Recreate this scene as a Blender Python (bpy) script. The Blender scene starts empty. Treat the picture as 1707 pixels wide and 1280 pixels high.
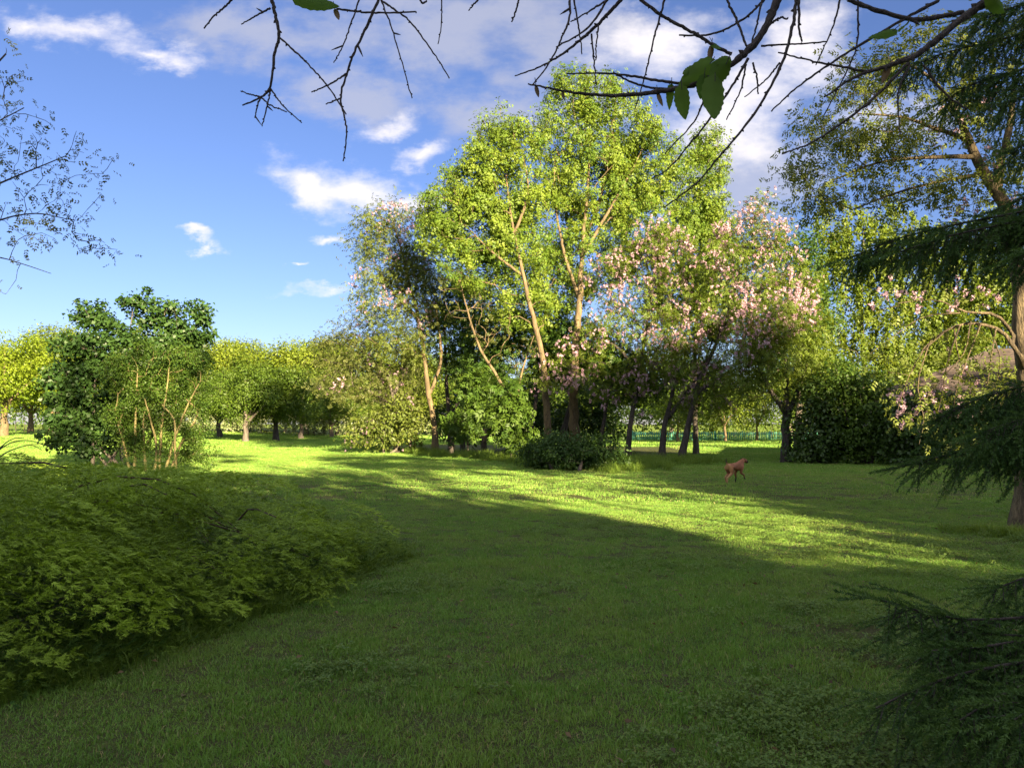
import bpy, math, random
import numpy as np
from mathutils import Vector

S = bpy.context.scene
C = S.collection
R = math.radians
rng = np.random.default_rng(7)

# ------------------------------------------------------------------ camera
CAM_H, FPX, PITCH = 1.6, 1280.0, math.atan(66 / 1280.0)
cam_data = bpy.data.cameras.new("camera")
cam_data.sensor_width = 36.0
cam_data.lens = 36.0 * FPX / 1707.0
cam_data.clip_start = 0.05
cam_data.clip_end = 3000
cam = bpy.data.objects.new("camera", cam_data)
C.objects.link(cam)
cam.location = (0, 0, CAM_H)
cam.rotation_euler = (R(90) + PITCH, 0, 0)
S.camera = cam

# ------------------------------------------------------------------ light
SUN_EL = R(16.0)
SUN_AZ = np.array([0.47, -0.883])                # ground direction towards the sun: behind the camera, right
SUN_AZ = SUN_AZ / np.linalg.norm(SUN_AZ)
sun_data = bpy.data.lights.new("sun", 'SUN')
sun_data.energy = 5.0
sun_data.angle = R(0.55)
sun_data.color = (1.0, 0.80, 0.50)
sun = bpy.data.objects.new("sun", sun_data)
C.objects.link(sun)
to_sun = Vector((SUN_AZ[0] * math.cos(SUN_EL), SUN_AZ[1] * math.cos(SUN_EL), math.sin(SUN_EL)))
sun.rotation_euler = to_sun.to_track_quat('Z', 'Y').to_euler()
sun.location = (20, -40, 30)

S.view_settings.view_transform = 'Standard'
S.view_settings.look = 'None'
S.view_settings.exposure = 2.45
S.view_settings.gamma = 1
S.view_settings.use_curve_mapping = False
S.cycles.max_bounces = 10
S.cycles.diffuse_bounces = 8
S.cycles.glossy_bounces = 2
S.cycles.transmission_bounces = 8
S.cycles.transparent_max_bounces = 4
S.cycles.caustics_reflective = False
S.cycles.caustics_refractive = False
S.cycles.use_denoising = True
S.cycles.denoising_prefilter = 'NONE'
S.cycles.sample_clamp_indirect = 4

world = bpy.data.worlds.new("World")
S.world = world
world.use_nodes = True


class NT:
    """small helper to write node trees"""
    def __init__(self, tree):
        self.t = tree
        self.n = tree.nodes
        self.l = tree.links

    def node(self, kind, **kw):
        nd = self.n.new(kind)
        for k, v in kw.items():
            setattr(nd, k, v)
        return nd

    def set(self, sock, v):
        if isinstance(v, bpy.types.NodeSocket):
            self.l.new(v, sock)
        else:
            sock.default_value = v

    def math(self, op, a, b=None, c=None, clamp=False):
        nd = self.node('ShaderNodeMath', operation=op, use_clamp=clamp)
        self.set(nd.inputs[0], a)
        if b is not None:
            self.set(nd.inputs[1], b)
        if c is not None:
            self.set(nd.inputs[2], c)
        return nd.outputs[0]

    def smooth(self, v, lo, hi, a=0.0, b=1.0):
        nd = self.node('ShaderNodeMapRange', interpolation_type='SMOOTHSTEP')
        self.set(nd.inputs[0], v)
        for i, x in enumerate((lo, hi, a, b)):
            self.set(nd.inputs[1 + i], x)
        return nd.outputs[0]

    def mix(self, f, a, b, blend='MIX'):
        nd = self.node('ShaderNodeMix', data_type='RGBA', blend_type=blend)
        self.set(nd.inputs[0], f)
        self.set(nd.inputs[6], a if isinstance(a, bpy.types.NodeSocket) else (*a, 1))
        self.set(nd.inputs[7], b if isinstance(b, bpy.types.NodeSocket) else (*b, 1))
        return nd.outputs[2]

    def noise(self, vec, scale, detail=4, rough=0.55):
        nd = self.node('ShaderNodeTexNoise')
        if vec is not None:
            self.l.new(vec, nd.inputs['Vector'])
        nd.inputs['Scale'].default_value = scale
        nd.inputs['Detail'].default_value = detail
        nd.inputs['Roughness'].default_value = rough
        return nd.outputs[0]


def make_sky():
    t = world.node_tree
    t.nodes.clear()
    n = NT(t)
    sky = n.node('ShaderNodeTexSky', sky_type='NISHITA')
    sky.sun_disc = False
    sky.sun_elevation = SUN_EL
    sky.sun_rotation = math.atan2(SUN_AZ[0], SUN_AZ[1])
    sky.air_density = 1.0
    sky.dust_density = 0.4
    sky.ozone_density = 2.2
    d = n.node('ShaderNodeTexCoord').outputs['Generated']
    sep = n.node('ShaderNodeSeparateXYZ')
    n.l.new(d, sep.inputs[0])
    x, y, z = sep.outputs
    # the clouds stand in the direction given by two slopes (east and up) of the northern half of the sky
    yy = n.math('MAXIMUM', y, 0.08)
    a = n.math('DIVIDE', x, yy)
    b = n.math('DIVIDE', z, yy)
    cmb = n.node('ShaderNodeCombineXYZ')
    n.l.new(a, cmb.inputs[0]); n.l.new(n.math('MULTIPLY', b, 1.7), cmb.inputs[1])
    n1 = n.noise(cmb.outputs[0], 5.0, 7, 0.6)
    n2 = n.noise(cmb.outputs[0], 16.0, 5, 0.6)
    nn = n.math('ADD', n.math('MULTIPLY', n1, 0.72), n.math('MULTIPLY', n2, 0.28))
    wob = n.math('MULTIPLY', n.math('SUBTRACT', nn, 0.5), 3.4)

    wv = n.node('ShaderNodeTexNoise')
    n.l.new(cmb.outputs[0], wv.inputs['Vector'])
    wv.inputs['Scale'].default_value = 7.0; wv.inputs['Detail'].default_value = 6; wv.inputs['Roughness'].default_value = .62
    ws = n.node('ShaderNodeSeparateColor'); n.l.new(wv.outputs['Color'], ws.inputs[0])
    a_s, b_s = a, b
    a = n.math('ADD', a, n.math('MULTIPLY', n.math('SUBTRACT', ws.outputs[0], .5), .16))
    b = n.math('ADD', b, n.math('MULTIPLY', n.math('SUBTRACT', ws.outputs[1], .5), .11))

    def blob(px, py, rx, ry, ang=0.0, k=1.0):
        a0, b0 = (px - 853.5) / FPX, (706 - py) / FPX
        ca, sa = math.cos(R(ang)), math.sin(R(ang))
        da = n.math('SUBTRACT', a, a0)
        db = n.math('SUBTRACT', b, b0)
        u = n.math('ADD', n.math('MULTIPLY', da, ca * FPX / rx), n.math('MULTIPLY', db, sa * FPX / rx))
        v = n.math('ADD', n.math('MULTIPLY', da, -sa * FPX / ry), n.math('MULTIPLY', db, ca * FPX / ry))
        q = n.math('ADD', n.math('MULTIPLY', u, u), n.math('MULTIPLY', v, v))
        return n.math('MULTIPLY', n.math('SUBTRACT', 1.0, n.math('SQRT', q)), k)

    def union(bl):
        m = bl[0]
        for o in bl[1:]:
            m = n.math('MAXIMUM', m, o)
        return m
    white = union([blob(120, 42, 180, 42, -14), blob(235, 78, 90, 26, -8), blob(20, 20, 80, 35),
                   blob(520, 300, 90, 36, -22), blob(610, 310, 110, 42, -20), blob(680, 330, 60, 34),
                   blob(640, 200, 75, 26, 10), blob(330, 398, 46, 13), blob(545, 386, 40, 13), blob(490, 437, 24, 7),
                   blob(540, 476, 85, 15, 4), blob(1090, 60, 130, 90, 30), blob(1240, 160, 170, 110, 35), blob(1360, 60, 90, 120),
                   blob(1480, 180, 150, 90), blob(690, 245, 60, 25)])
    grey = union([blob(700, 30, 420, 95, 2), blob(420, 40, 190, 70), blob(950, 60, 200, 95, 10), blob(600, 150, 170, 60, -15),
                  blob(830, 190, 160, 60, 10), blob(1240, 290, 170, 90, 15), blob(1000, 160, 120, 70)])
    mw = n.smooth(n.math('ADD', white, n.math('MULTIPLY', wob, 1.0)), -0.12, 1.1)
    mg = n.smooth(n.math('ADD', grey, n.math('MULTIPLY', wob, 1.0)), -0.12, 0.85)
    # the rest of the dome: unseen broken cloud, made brighter to fill the shade
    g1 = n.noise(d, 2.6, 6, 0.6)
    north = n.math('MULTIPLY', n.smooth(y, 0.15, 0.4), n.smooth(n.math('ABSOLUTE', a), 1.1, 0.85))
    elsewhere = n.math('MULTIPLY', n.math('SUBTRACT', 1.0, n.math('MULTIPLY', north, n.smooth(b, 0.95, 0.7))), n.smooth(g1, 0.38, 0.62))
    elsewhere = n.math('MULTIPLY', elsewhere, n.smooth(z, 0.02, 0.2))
    skyc = n.mix(1.0, sky.outputs[0], (0.485, 0.50, 0.70), 'MULTIPLY')
    # haze low over the horizon
    col = n.mix(n.math('MULTIPLY', mg, 0.7), skyc, (2.25, 2.3, 2.75))
    col = n.mix(n.math('MULTIPLY', mw, 0.88), col, (4.4, 4.15, 4.15))
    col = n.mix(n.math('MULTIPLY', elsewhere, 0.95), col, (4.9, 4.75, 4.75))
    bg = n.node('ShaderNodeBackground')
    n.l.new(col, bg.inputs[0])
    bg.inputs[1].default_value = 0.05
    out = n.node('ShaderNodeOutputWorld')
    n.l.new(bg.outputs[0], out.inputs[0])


make_sky()

# ------------------------------------------------------------------ geometry helpers
cp, sp_ = math.cos(PITCH), math.sin(PITCH)


def ray(px, py):
    cx, cy = (px - 853.5) / FPX, (640 - py) / FPX
    return np.array([cx, cp - cy * sp_, sp_ + cy * cp])


def P(px, py, Y):
    """the point of the place that is Y metres ahead in the direction of a pixel of the photograph"""
    d = ray(px, py)
    return np.array([0, 0, CAM_H]) + d * (Y / d[1])


def gz(x, y):
    x = np.asarray(x, float); y = np.asarray(y, float)
    s = np.clip((-x - 22) / 18, 0, 1); s = s * s * (3 - 2 * s)
    q = np.clip((y - 35) / 25, 0, 1); q = q * q * (3 - 2 * q)
    return 0.55 * s * q + 0.035 * np.sin(x * 0.31 + 1.3) * np.sin(y * 0.23) * np.clip(y / 12, 0, 1)


def G(px, py):
    d = ray(px, py)
    t = CAM_H / -d[2]
    return np.array([d[0] * t, d[1] * t, 0.0])


def on(x, y):
    return np.array([x, y, float(gz(x, y))])


def unit(v):
    v = np.asarray(v, float)
    return v / np.maximum(np.linalg.norm(v, axis=-1, keepdims=True), 1e-9)


def hash2(i, j, seed):
    h = (i.astype(np.int64) * 374761393 + j.astype(np.int64) * 668265263 + seed * 1274126177) & 0x7fffffff
    h = ((h ^ (h >> 13)) * 1103515245) & 0x7fffffff
    return ((h ^ (h >> 16)) & 0xffff) / 65535.0


def vnoise(x, y, seed=0):
    x = np.asarray(x, float); y = np.asarray(y, float)
    i, j = np.floor(x), np.floor(y)
    fx, fy = x - i, y - j
    fx, fy = fx * fx * (3 - 2 * fx), fy * fy * (3 - 2 * fy)
    a = hash2(i, j, seed); b = hash2(i + 1, j, seed); c = hash2(i, j + 1, seed); d = hash2(i + 1, j + 1, seed)
    return (a * (1 - fx) + b * fx) * (1 - fy) + (c * (1 - fx) + d * fx) * fy


def fbm(x, y, seed=0, o=4):
    r, amp, tot = 0, 1.0, 0
    for k in range(o):
        r = r + amp * vnoise(x * 2 ** k, y * 2 ** k, seed + k); tot += amp; amp *= 0.5
    return r / tot


def mesh_from(name, verts, faces, mat, rnd=None, smooth=False):
    """faces: (n,k) array, or a list of such arrays"""
    if not isinstance(faces, (list, tuple)):
        faces = [faces]
    faces = [f for f in faces if len(f)]
    me = bpy.data.meshes.new(name)
    verts = np.ascontiguousarray(verts, np.float32)
    me.vertices.add(len(verts))
    me.vertices.foreach_set('co', verts.ravel())
    loops = np.concatenate([f.ravel() for f in faces]).astype(np.int32)
    sizes = np.concatenate([np.full(len(f), f.shape[1]) for f in faces]).astype(np.int32)
    starts = np.concatenate([[0], np.cumsum(sizes)[:-1]]).astype(np.int32)
    me.loops.add(len(loops)); me.loops.foreach_set('vertex_index', loops)
    me.polygons.add(len(sizes))
    me.polygons.foreach_set('loop_start', starts)
    me.polygons.foreach_set('loop_total', sizes)
    if smooth:
        me.polygons.foreach_set('use_smooth', np.ones(len(sizes), bool))
    me.update(calc_edges=True)
    if rnd is not None:
        at = me.attributes.new('rnd', 'FLOAT', 'POINT')
        at.data.foreach_set('value', np.ascontiguousarray(rnd, np.float32))
    if mat is not None:
        for m in (mat if isinstance(mat, (list, tuple)) else [mat]):
            me.materials.append(m)
    return me


def obj(name, me, parent=None, loc=None):
    o = bpy.data.objects.new(name, me)
    C.objects.link(o)
    if parent is not None:
        o.parent = parent
    if loc is not None:
        o.location = loc
    return o


def tag(o, label, cat, group=None):
    o['label'] = label; o['category'] = cat
    if group:
        o['group'] = group
    return o


def thing(name, label, cat, loc, rz=0.0, group=None, scale=1.0):
    o = bpy.data.objects.new(name, None)
    C.objects.link(o)
    o.location = loc; o.rotation_euler = (0, 0, rz); o.scale = (scale,) * 3
    o.empty_display_size = 0.3
    return tag(o, label, cat, group)


def copy_tree(root, label, loc, rz=0.0, scale=(1, 1, 1), group=None):
    c = root.copy(); C.objects.link(c)
    c.location = loc; c.rotation_euler = (0, 0, rz); c.scale = scale
    c['label'] = label
    if group:
        c['group'] = group
    for ch in list(root.children):
        k = ch.copy(); C.objects.link(k); k.parent = c
    return c


class Tubes:
    def __init__(self):
        self.v, self.f, self.n, self.r = [], [], 0, []

    def add(self, pts, rad, sides=6, cap=False):
        pts = np.asarray(pts, float); rad = np.asarray(rad, float)
        m = len(pts)
        if m < 2:
            return
        t = np.gradient(pts, axis=0); t = unit(t)
        ref = np.array([0, 0, 1.0]) if abs(t[:, 2]).mean() < 0.8 else np.array([1.0, 0.2, 0])
        a = unit(np.cross(t, ref)); b = np.cross(t, a)
        ang = np.arange(sides) * 2 * np.pi / sides
        ring = a[:, None] * np.cos(ang)[None, :, None] + b[:, None] * np.sin(ang)[None, :, None]
        v = pts[:, None] + ring * rad[:, None, None]
        i = np.arange(m - 1)[:, None] * sides; j = np.arange(sides)[None]
        k = (j + 1) % sides
        f = np.stack([i + j, i + k, i + sides + k, i + sides + j], -1).reshape(-1, 4) + self.n
        self.v.append(v.reshape(-1, 3)); self.f.append(f); self.n += m * sides
        if cap:
            for e, p in ((0, pts[0]), (m - 1, pts[-1])):
                self.v.append(p[None]); c = self.n; self.n += 1
                base = c - m * sides + e * sides if e == 0 else c - 1 - sides
                base = (c - m * sides) if e == 0 else (c - 1 - sides)
                self.f.append(np.stack([np.full(sides, c), base + np.arange(sides), base + (np.arange(sides) + 1) % sides,
                                        np.full(sides, c)], -1)[:, [0, 1, 2, 2]])

    def mesh(self, name, mat, off=(0, 0, 0), smooth=True):
        if not self.v:
            return None
        return mesh_from(name, np.concatenate(self.v) - np.asarray(off), np.concatenate(self.f), mat, smooth=smooth)


def resample(pts, n):
    """smooth curve through control points (Catmull-Rom)"""
    pts = np.asarray(pts, float)
    if len(pts) > 2:
        sl = np.linalg.norm(np.diff(pts, axis=0), axis=1)
        tgt = max(sl.min() * 1.3, sl.sum() / 14)
        if sl.max() > 1.8 * tgt:
            q = [pts[:1]]
            for a_, b_, l_ in zip(pts[:-1], pts[1:], sl):
                k_ = max(1, int(round(l_ / tgt)))
                q.append(a_ + (b_ - a_) * (np.arange(1, k_ + 1) / k_)[:, None])
            pts = np.concatenate(q)
            for _ in range(2):
                pts[1:-1] = pts[1:-1] * .5 + (pts[:-2] + pts[2:]) * .25
    if len(pts) == 2:
        t = np.linspace(0, 1, n)[:, None]
        return pts[0] * (1 - t) + pts[1] * t
    p = np.vstack([2 * pts[0] - pts[1], pts, 2 * pts[-1] - pts[-2]])
    u = np.linspace(0, len(pts) - 1 - 1e-6, n)
    i = u.astype(int); t = (u - i)[:, None]
    a, b, c, d = p[i], p[i + 1], p[i + 2], p[i + 3]
    return 0.5 * (2 * b + (c - a) * t + (2 * a - 5 * b + 4 * c - d) * t ** 2 + (3 * b - a - 3 * c + d) * t ** 3)


# templates: axis = local x, side = local y, normal = local z
def tpl_leaf(fold=0.16, droop=0.12, wide=0.5, at=0.42):
    v = np.array([[0, 0, 0], [at, wide * .5, fold * wide], [1, 0, -droop], [at, -wide * .5, fold * wide]])
    return v, np.array([[0, 1, 2, 3]])


def tpl_compound(k=7, lw=0.42, ll=0.42, seed=1, tri=False):
    r = np.random.default_rng(seed)
    V, F = [], []
    lv, lf = tpl_leaf(wide=lw)
    if tri:
        lv, lf = np.array([[.12, lw * .5, .05], [.12, -lw * .5, .05], [1, 0, -.12]]), np.array([[0, 1, 2]])
    pairs = k // 2
    for i in range(k):
        if i == k - 1:
            base, ang = np.array([0.72, 0, -0.12]), 0.0
        else:
            t = 0.22 + 0.5 * (i // 2) / max(pairs - 1, 1)
            base, ang = np.array([t, 0, -0.14 * t]), (1 if i % 2 else -1) * R(52 + r.uniform(-12, 12))
        c, s = math.cos(ang), math.sin(ang)
        w = lv * ll * r.uniform(.85, 1.15)
        tilt = r.uniform(-.5, .2)
        w = np.stack([w[:, 0], w[:, 1], w[:, 2] + w[:, 0] * tilt * .6], 1)
        w = np.stack([w[:, 0] * c - w[:, 1] * s, w[:, 0] * s + w[:, 1] * c, w[:, 2]], 1) + base
        V.append(w); F.append(lf + len(lv) * i)
    return np.concatenate(V), np.concatenate(F)


def stamp(tpl, pos, axis, normal, scale, rnd=None):
    v, f = tpl
    pos = np.asarray(pos, float)
    n = len(pos)
    nrm = unit(normal)
    ax = axis - nrm * (axis * nrm).sum(-1, keepdims=True)
    ax = unit(ax)
    sd = np.cross(nrm, ax)
    sc = np.broadcast_to(np.asarray(scale, float), (n,))[:, None, None]
    w = (v[None, :, 0:1] * ax[:, None] + v[None, :, 1:2] * sd[:, None] + v[None, :, 2:3] * nrm[:, None]) * sc + pos[:, None]
    ff = (f[None] + (np.arange(n) * len(v))[:, None, None]).reshape(-1, f.shape[1])
    if rnd is None:
        rnd = np.zeros(n)
    return w.reshape(-1, 3), ff, np.repeat(rnd, len(v))


def join_parts(parts):
    V, F, Q, n = [], [], [], 0
    for v, f, r in parts:
        V.append(v); F.append(f + n); Q.append(r); n += len(v)
    return np.concatenate(V), np.concatenate(F), np.concatenate(Q)


# ------------------------------------------------------------------ materials
def leaf_mat(name, c1, c2, trans=0.38, rough=0.5, spec=0.3, tcol=(1.25, 1.15, 0.55), straw=None, per_tuft=.15):
    m = bpy.data.materials.new(name); m.use_nodes = True
    t = m.node_tree; t.nodes.clear(); n = NT(t)
    at = n.node('ShaderNodeAttribute', attribute_name='rnd')
    info = n.node('ShaderNodeObjectInfo')
    f = n.math('ADD', n.math('MULTIPLY', at.outputs['Fac'], 1 - per_tuft), n.math('MULTIPLY', info.outputs['Random'], per_tuft))
    col = n.mix(f, c1, c2)
    if straw:
        big = n.noise(info.outputs['Location'], .45, 4, .6)
        mid = n.noise(info.outputs['Location'], 2.2, 3, .6)
        col = n.mix(n.math('MULTIPLY', n.smooth(big, .42, .66), .5), col, (.25, .33, .07))
        col = n.mix(n.math('MULTIPLY', n.smooth(mid, .48, .68), .55), col, (.085, .20, .035))
        col = n.mix(n.smooth(at.outputs['Fac'], .985, .99), col, straw)
    pr = n.node('ShaderNodeBsdfPrincipled')
    n.l.new(col, pr.inputs['Base Color'])
    pr.inputs['Roughness'].default_value = rough
    pr.inputs['Specular IOR Level'].default_value = spec
    tr = n.node('ShaderNodeBsdfTranslucent')
    n.l.new(n.mix(1.0, col, tcol, 'MULTIPLY'), tr.inputs[0])
    mx = n.node('ShaderNodeMixShader')
    mx.inputs[0].default_value = trans
    n.l.new(pr.outputs[0], mx.inputs[1]); n.l.new(tr.outputs[0], mx.inputs[2])
    out = n.node('ShaderNodeOutputMaterial')
    n.l.new(mx.outputs[0], out.inputs[0])
    return m


def bark_mat(name, c1, c2, scale=6.0, bump=0.6, stretch=0.25):
    m = bpy.data.materials.new(name); m.use_nodes = True
    t = m.node_tree; n = NT(t)
    pr = t.nodes['Principled BSDF']
    tc = n.node('ShaderNodeTexCoord')
    mp = n.node('ShaderNodeMapping'); mp.inputs['Scale'].default_value = (1, 1, stretch)
    n.l.new(tc.outputs['Object'], mp.inputs[0])
    a = n.noise(mp.outputs[0], scale, 6, 0.65)
    b = n.noise(mp.outputs[0], scale * 5, 4, 0.6)
    f = n.smooth(n.math('ADD', n.math('MULTIPLY', a, .6), n.math('MULTIPLY', b, .4)), 0.35, 0.65)
    n.l.new(n.mix(f, c1, c2), pr.inputs['Base Color'])
    pr.inputs['Roughness'].default_value = 0.9
    bp = n.node('ShaderNodeBump'); bp.inputs['Strength'].default_value = bump; bp.inputs['Distance'].default_value = 0.03
    n.l.new(f, bp.inputs['Height']); n.l.new(bp.outputs[0], pr.inputs['Normal'])
    return m


M_ash = leaf_mat('ash_leaf', (0.055, 0.135, 0.016), (0.23, 0.30, 0.034), 0.34)
M_ash_dark = leaf_mat('understory_leaf', (0.03, 0.08, 0.013), (0.07, 0.13, 0.017), 0.36)
M_locust = leaf_mat('locust_leaf', (0.085, 0.13, 0.026), (0.175, 0.21, 0.036), 0.38)
M_locust_pale = leaf_mat('robinia_leaf', (0.085, 0.15, 0.02), (0.17, 0.22, 0.025), 0.40)
M_olive = leaf_mat('olive_leaf', (0.075, 0.10, 0.026), (0.14, 0.155, 0.034), 0.34)
M_pink = leaf_mat('pink_blossom', (0.44, 0.27, 0.36), (0.60, 0.43, 0.49), 0.35, tcol=(1, .85, .8))
M_orch = leaf_mat('orchard_leaf', (0.055, 0.11, 0.012), (0.12, 0.18, 0.018), 0.40)
M_far = leaf_mat('far_leaf', (0.12, 0.19, 0.02), (0.21, 0.26, 0.025), 0.42)
M_maple = leaf_mat('maple_leaf', (0.12, 0.2, 0.012), (0.22, 0.28, 0.02), 0.42)
M_birch = leaf_mat('birch_leaf', (0.075, 0.14, 0.018), (0.17, 0.22, 0.022), 0.42)
M_lilac = leaf_mat('lilac_leaf', (0.035, 0.078, 0.016), (0.07, 0.125, 0.02), 0.26, rough=0.42, spec=0.45)
M_hazel = leaf_mat('broad_leaf', (0.03, 0.075, 0.018), (0.062, 0.125, 0.024), 0.34, rough=0.45, spec=0.4)
M_box = leaf_mat('small_leaf', (0.045, 0.10, 0.014), (0.095, 0.155, 0.018), 0.36)
M_ivy = leaf_mat('dark_bush_leaf', (0.028, 0.07, 0.012), (0.055, 0.11, 0.016), 0.25)
M_hedgepale = leaf_mat('pale_hedge_leaf', (0.20, 0.25, 0.11), (0.32, 0.36, 0.18), 0.35)
M_juniper = leaf_mat('juniper_needle', (0.024, 0.075, 0.016), (0.40, 0.56, 0.06), 0.25, rough=.6, spec=.2)  # wide tone range puts lit tips and dark hollows into the needle colour
M_spruce = leaf_mat('spruce_needle', (0.035, 0.09, 0.024), (0.10, 0.18, 0.034), 0.2, rough=.5, spec=.25)
M_mulb = leaf_mat('mulberry_leaf', (0.085, 0.17, 0.03), (0.13, 0.22, 0.04), 0.5, rough=.55, spec=.15)
M_deadleaf = leaf_mat('dead_leaf', (0.07, 0.045, 0.022), (0.20, 0.13, 0.06), 0.2)
M_grass = leaf_mat('grass_blade', (0.105, 0.26, 0.036), (0.245, 0.385, 0.062), 0.24, rough=.5, spec=.25, tcol=(1.25, 1.15, 0.45), straw=(.42, .36, .17), per_tuft=.4)
M_grass_tall = leaf_mat('tall_grass_blade', (0.10, 0.19, 0.022), (0.18, 0.26, 0.035), 0.35)
M_clover = leaf_mat('clover_leaf', (0.10, 0.19, 0.035), (0.19, 0.28, 0.055), 0.32)
M_shade = leaf_mat('shade_tree_leaf', (0.09, 0.16, 0.02), (0.16, 0.22, 0.03), 0.4)
B_grey = bark_mat('grey_bark', (0.05, 0.042, 0.035), (0.17, 0.14, 0.11))
B_tan = bark_mat('tan_bark', (0.075, 0.055, 0.03), (0.20, 0.145, 0.075))
B_dark = bark_mat('dark_bark', (0.022, 0.018, 0.016), (0.075, 0.06, 0.05))
B_rough = bark_mat('rough_bark', (0.04, 0.03, 0.02), (0.19, 0.145, 0.08), 9, 1.0)
B_twig = bark_mat('twig_bark', (0.03, 0.025, 0.024), (0.10, 0.08, 0.075), 30)
B_box = bark_mat('shrub_bark', (0.12, 0.10, 0.04), (0.27, 0.22, 0.09))
B_birch = bark_mat('birch_bark', (0.25, 0.23, 0.2), (0.6, 0.57, 0.52), 8)
B_jun = bark_mat('juniper_bark', (0.06, 0.04, 0.03), (0.16, 0.1, 0.07))

LEAF = tpl_leaf()
LEAF_R = tpl_leaf(wide=0.8, at=0.5)
COMP = tpl_compound(7)
COMP5 = tpl_compound(5, lw=0.5, ll=0.5, seed=3)
COMP5T = tpl_compound(5, lw=0.55, ll=0.5, seed=3, tri=True)
COMP9 = tpl_compound(7, lw=0.52, ll=0.30, seed=5)


# ------------------------------------------------------------------ tree maker
def lobe_px(px, py, rx, ry, Y, deep=None):
    c = P(px, py, Y)
    k = Y / FPX
    return c, np.array([rx * k, (deep if deep is not None else 0.5 * (rx + ry) * k), ry * k])


def in_lobes(lobes, n, r, shell=0.5):
    vol = np.array([l[1].prod() ** 0.72 for l in lobes]); vol /= vol.sum()
    idx = r.choice(len(lobes), n, p=vol)
    d = unit(r.normal(size=(n, 3)))
    rad = shell + (1 - shell) * r.random(n) ** 0.7
    c = np.array([l[0] for l in lobes])[idx]; s = np.array([l[1] for l in lobes])[idx]
    return c + d * rad[:, None] * s


def grow(trunks, targets, r, wig=0.07, up=0.35, twig_r=0.008, expo=2.3, step=0.6, pathw=0.25):
    """trunks: list of (points, radii). targets: where the twigs end. Returns trunk polylines and branch polylines with radii"""
    NP, par, fix, plen = [], [], [], []
    chains_t, chains_b = [], []
    for k, (pts, rad) in enumerate(trunks):
        n = max(6, int(np.linalg.norm(np.diff(pts, axis=0), axis=1).sum() / (0.45 if rad[0] > .12 else 0.16)))
        q = resample(pts, n)
        q[1:-1] += r.normal(size=(n - 2, 3)) * wig * np.array([1, 1, .3]) * np.linspace(rad[0], rad[1], n)[1:-1, None] * 2.0
        rr = rad[1] + (rad[0] - rad[1]) * (1 - np.linspace(0, 1, n)) ** 1.15
        start = len(NP)
        pa = -1
        if k > 0 and NP:                                # later trunks may fork off an earlier one
            d = np.linalg.norm(np.array(NP) - q[0], axis=1)
            if d.min() < 1.0:
                pa = int(d.argmin())
        ids = []
        for i in range(n):
            NP.append(q[i]); fix.append(rr[i]); par.append(pa if i == 0 else len(NP) - 2)
            plen.append(0 if par[-1] < 0 else plen[par[-1]] + np.linalg.norm(q[i] - NP[par[-1]]))
            ids.append(len(NP) - 1)
        chains_t.append(([pa] if pa >= 0 else []) + ids)
    NP = np.array(NP); plen = np.array(plen)
    base_z = NP[:, 2].min()
    zmin = base_z + 0.12 * (NP[:, 2].max() - base_z)
    ok0 = NP[:, 2] > zmin
    d0 = np.array([np.linalg.norm(NP[ok0] - t, axis=1).min() for t in targets])
    for ti in np.argsort(d0):
        a = targets[ti]
        v = a - NP
        d = np.linalg.norm(v, axis=1)
        cost = d + pathw * plen + 0.6 * np.maximum(0, -v[:, 2]) + np.where(NP[:, 2] < zmin, 50, 0)
        p = int(cost.argmin())
        L = d[p]
        if L < 0.05:
            continue
        pd = unit(NP[p] - NP[par[p]]) if par[p] >= 0 else np.array([0, 0, 1.0])
        ctrl = NP[p] + (0.45 * pd + 0.35 * unit(v[p]) + np.array([0, 0, up * 0.4])) * L * 0.5
        m = max(2, int(L / step) + 1)
        t = np.linspace(0, 1, m + 1)[1:, None]
        q = (1 - t) ** 2 * NP[p] + 2 * t * (1 - t) * ctrl + t ** 2 * a
        q[:-1] += r.normal(size=(m - 1, 3)) * 0.05 * min(L, 1.5)
        s = len(NP)
        NP = np.vstack([NP, q])
        acc = plen[p]; last = NP[p]; pl = []
        for x in q:
            acc += np.linalg.norm(x - last); last = x; pl.append(acc)
        plen = np.concatenate([plen, pl])
        par += [p] + list(range(s, s + m - 1)); fix += [0.0] * m
        chains_b.append([p] + list(range(s, s + m)))
    N = len(NP)
    area = np.zeros(N)
    kids = np.zeros(N, int)
    for i in range(N):
        if par[i] >= 0:
            kids[par[i]] += 1
    for i in range(N - 1, -1, -1):
        if kids[i] == 0:
            area[i] = max(area[i], twig_r ** expo)
        if par[i] >= 0:
            area[par[i]] += area[i]
    rad = area ** (1 / expo)
    fix = np.array(fix)
    rad = np.where(fix > 0, fix, rad)
    out_t = [(NP[c], rad[c]) for c in chains_t]
    out_b = []
    for c in chains_b:
        rr = rad[c].copy()
        rr[0] = min(rr[0], rr[1] * 1.35)
        rr[-1] *= 0.6
        out_b.append((NP[c], rr))
    return out_t, out_b, NP


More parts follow.
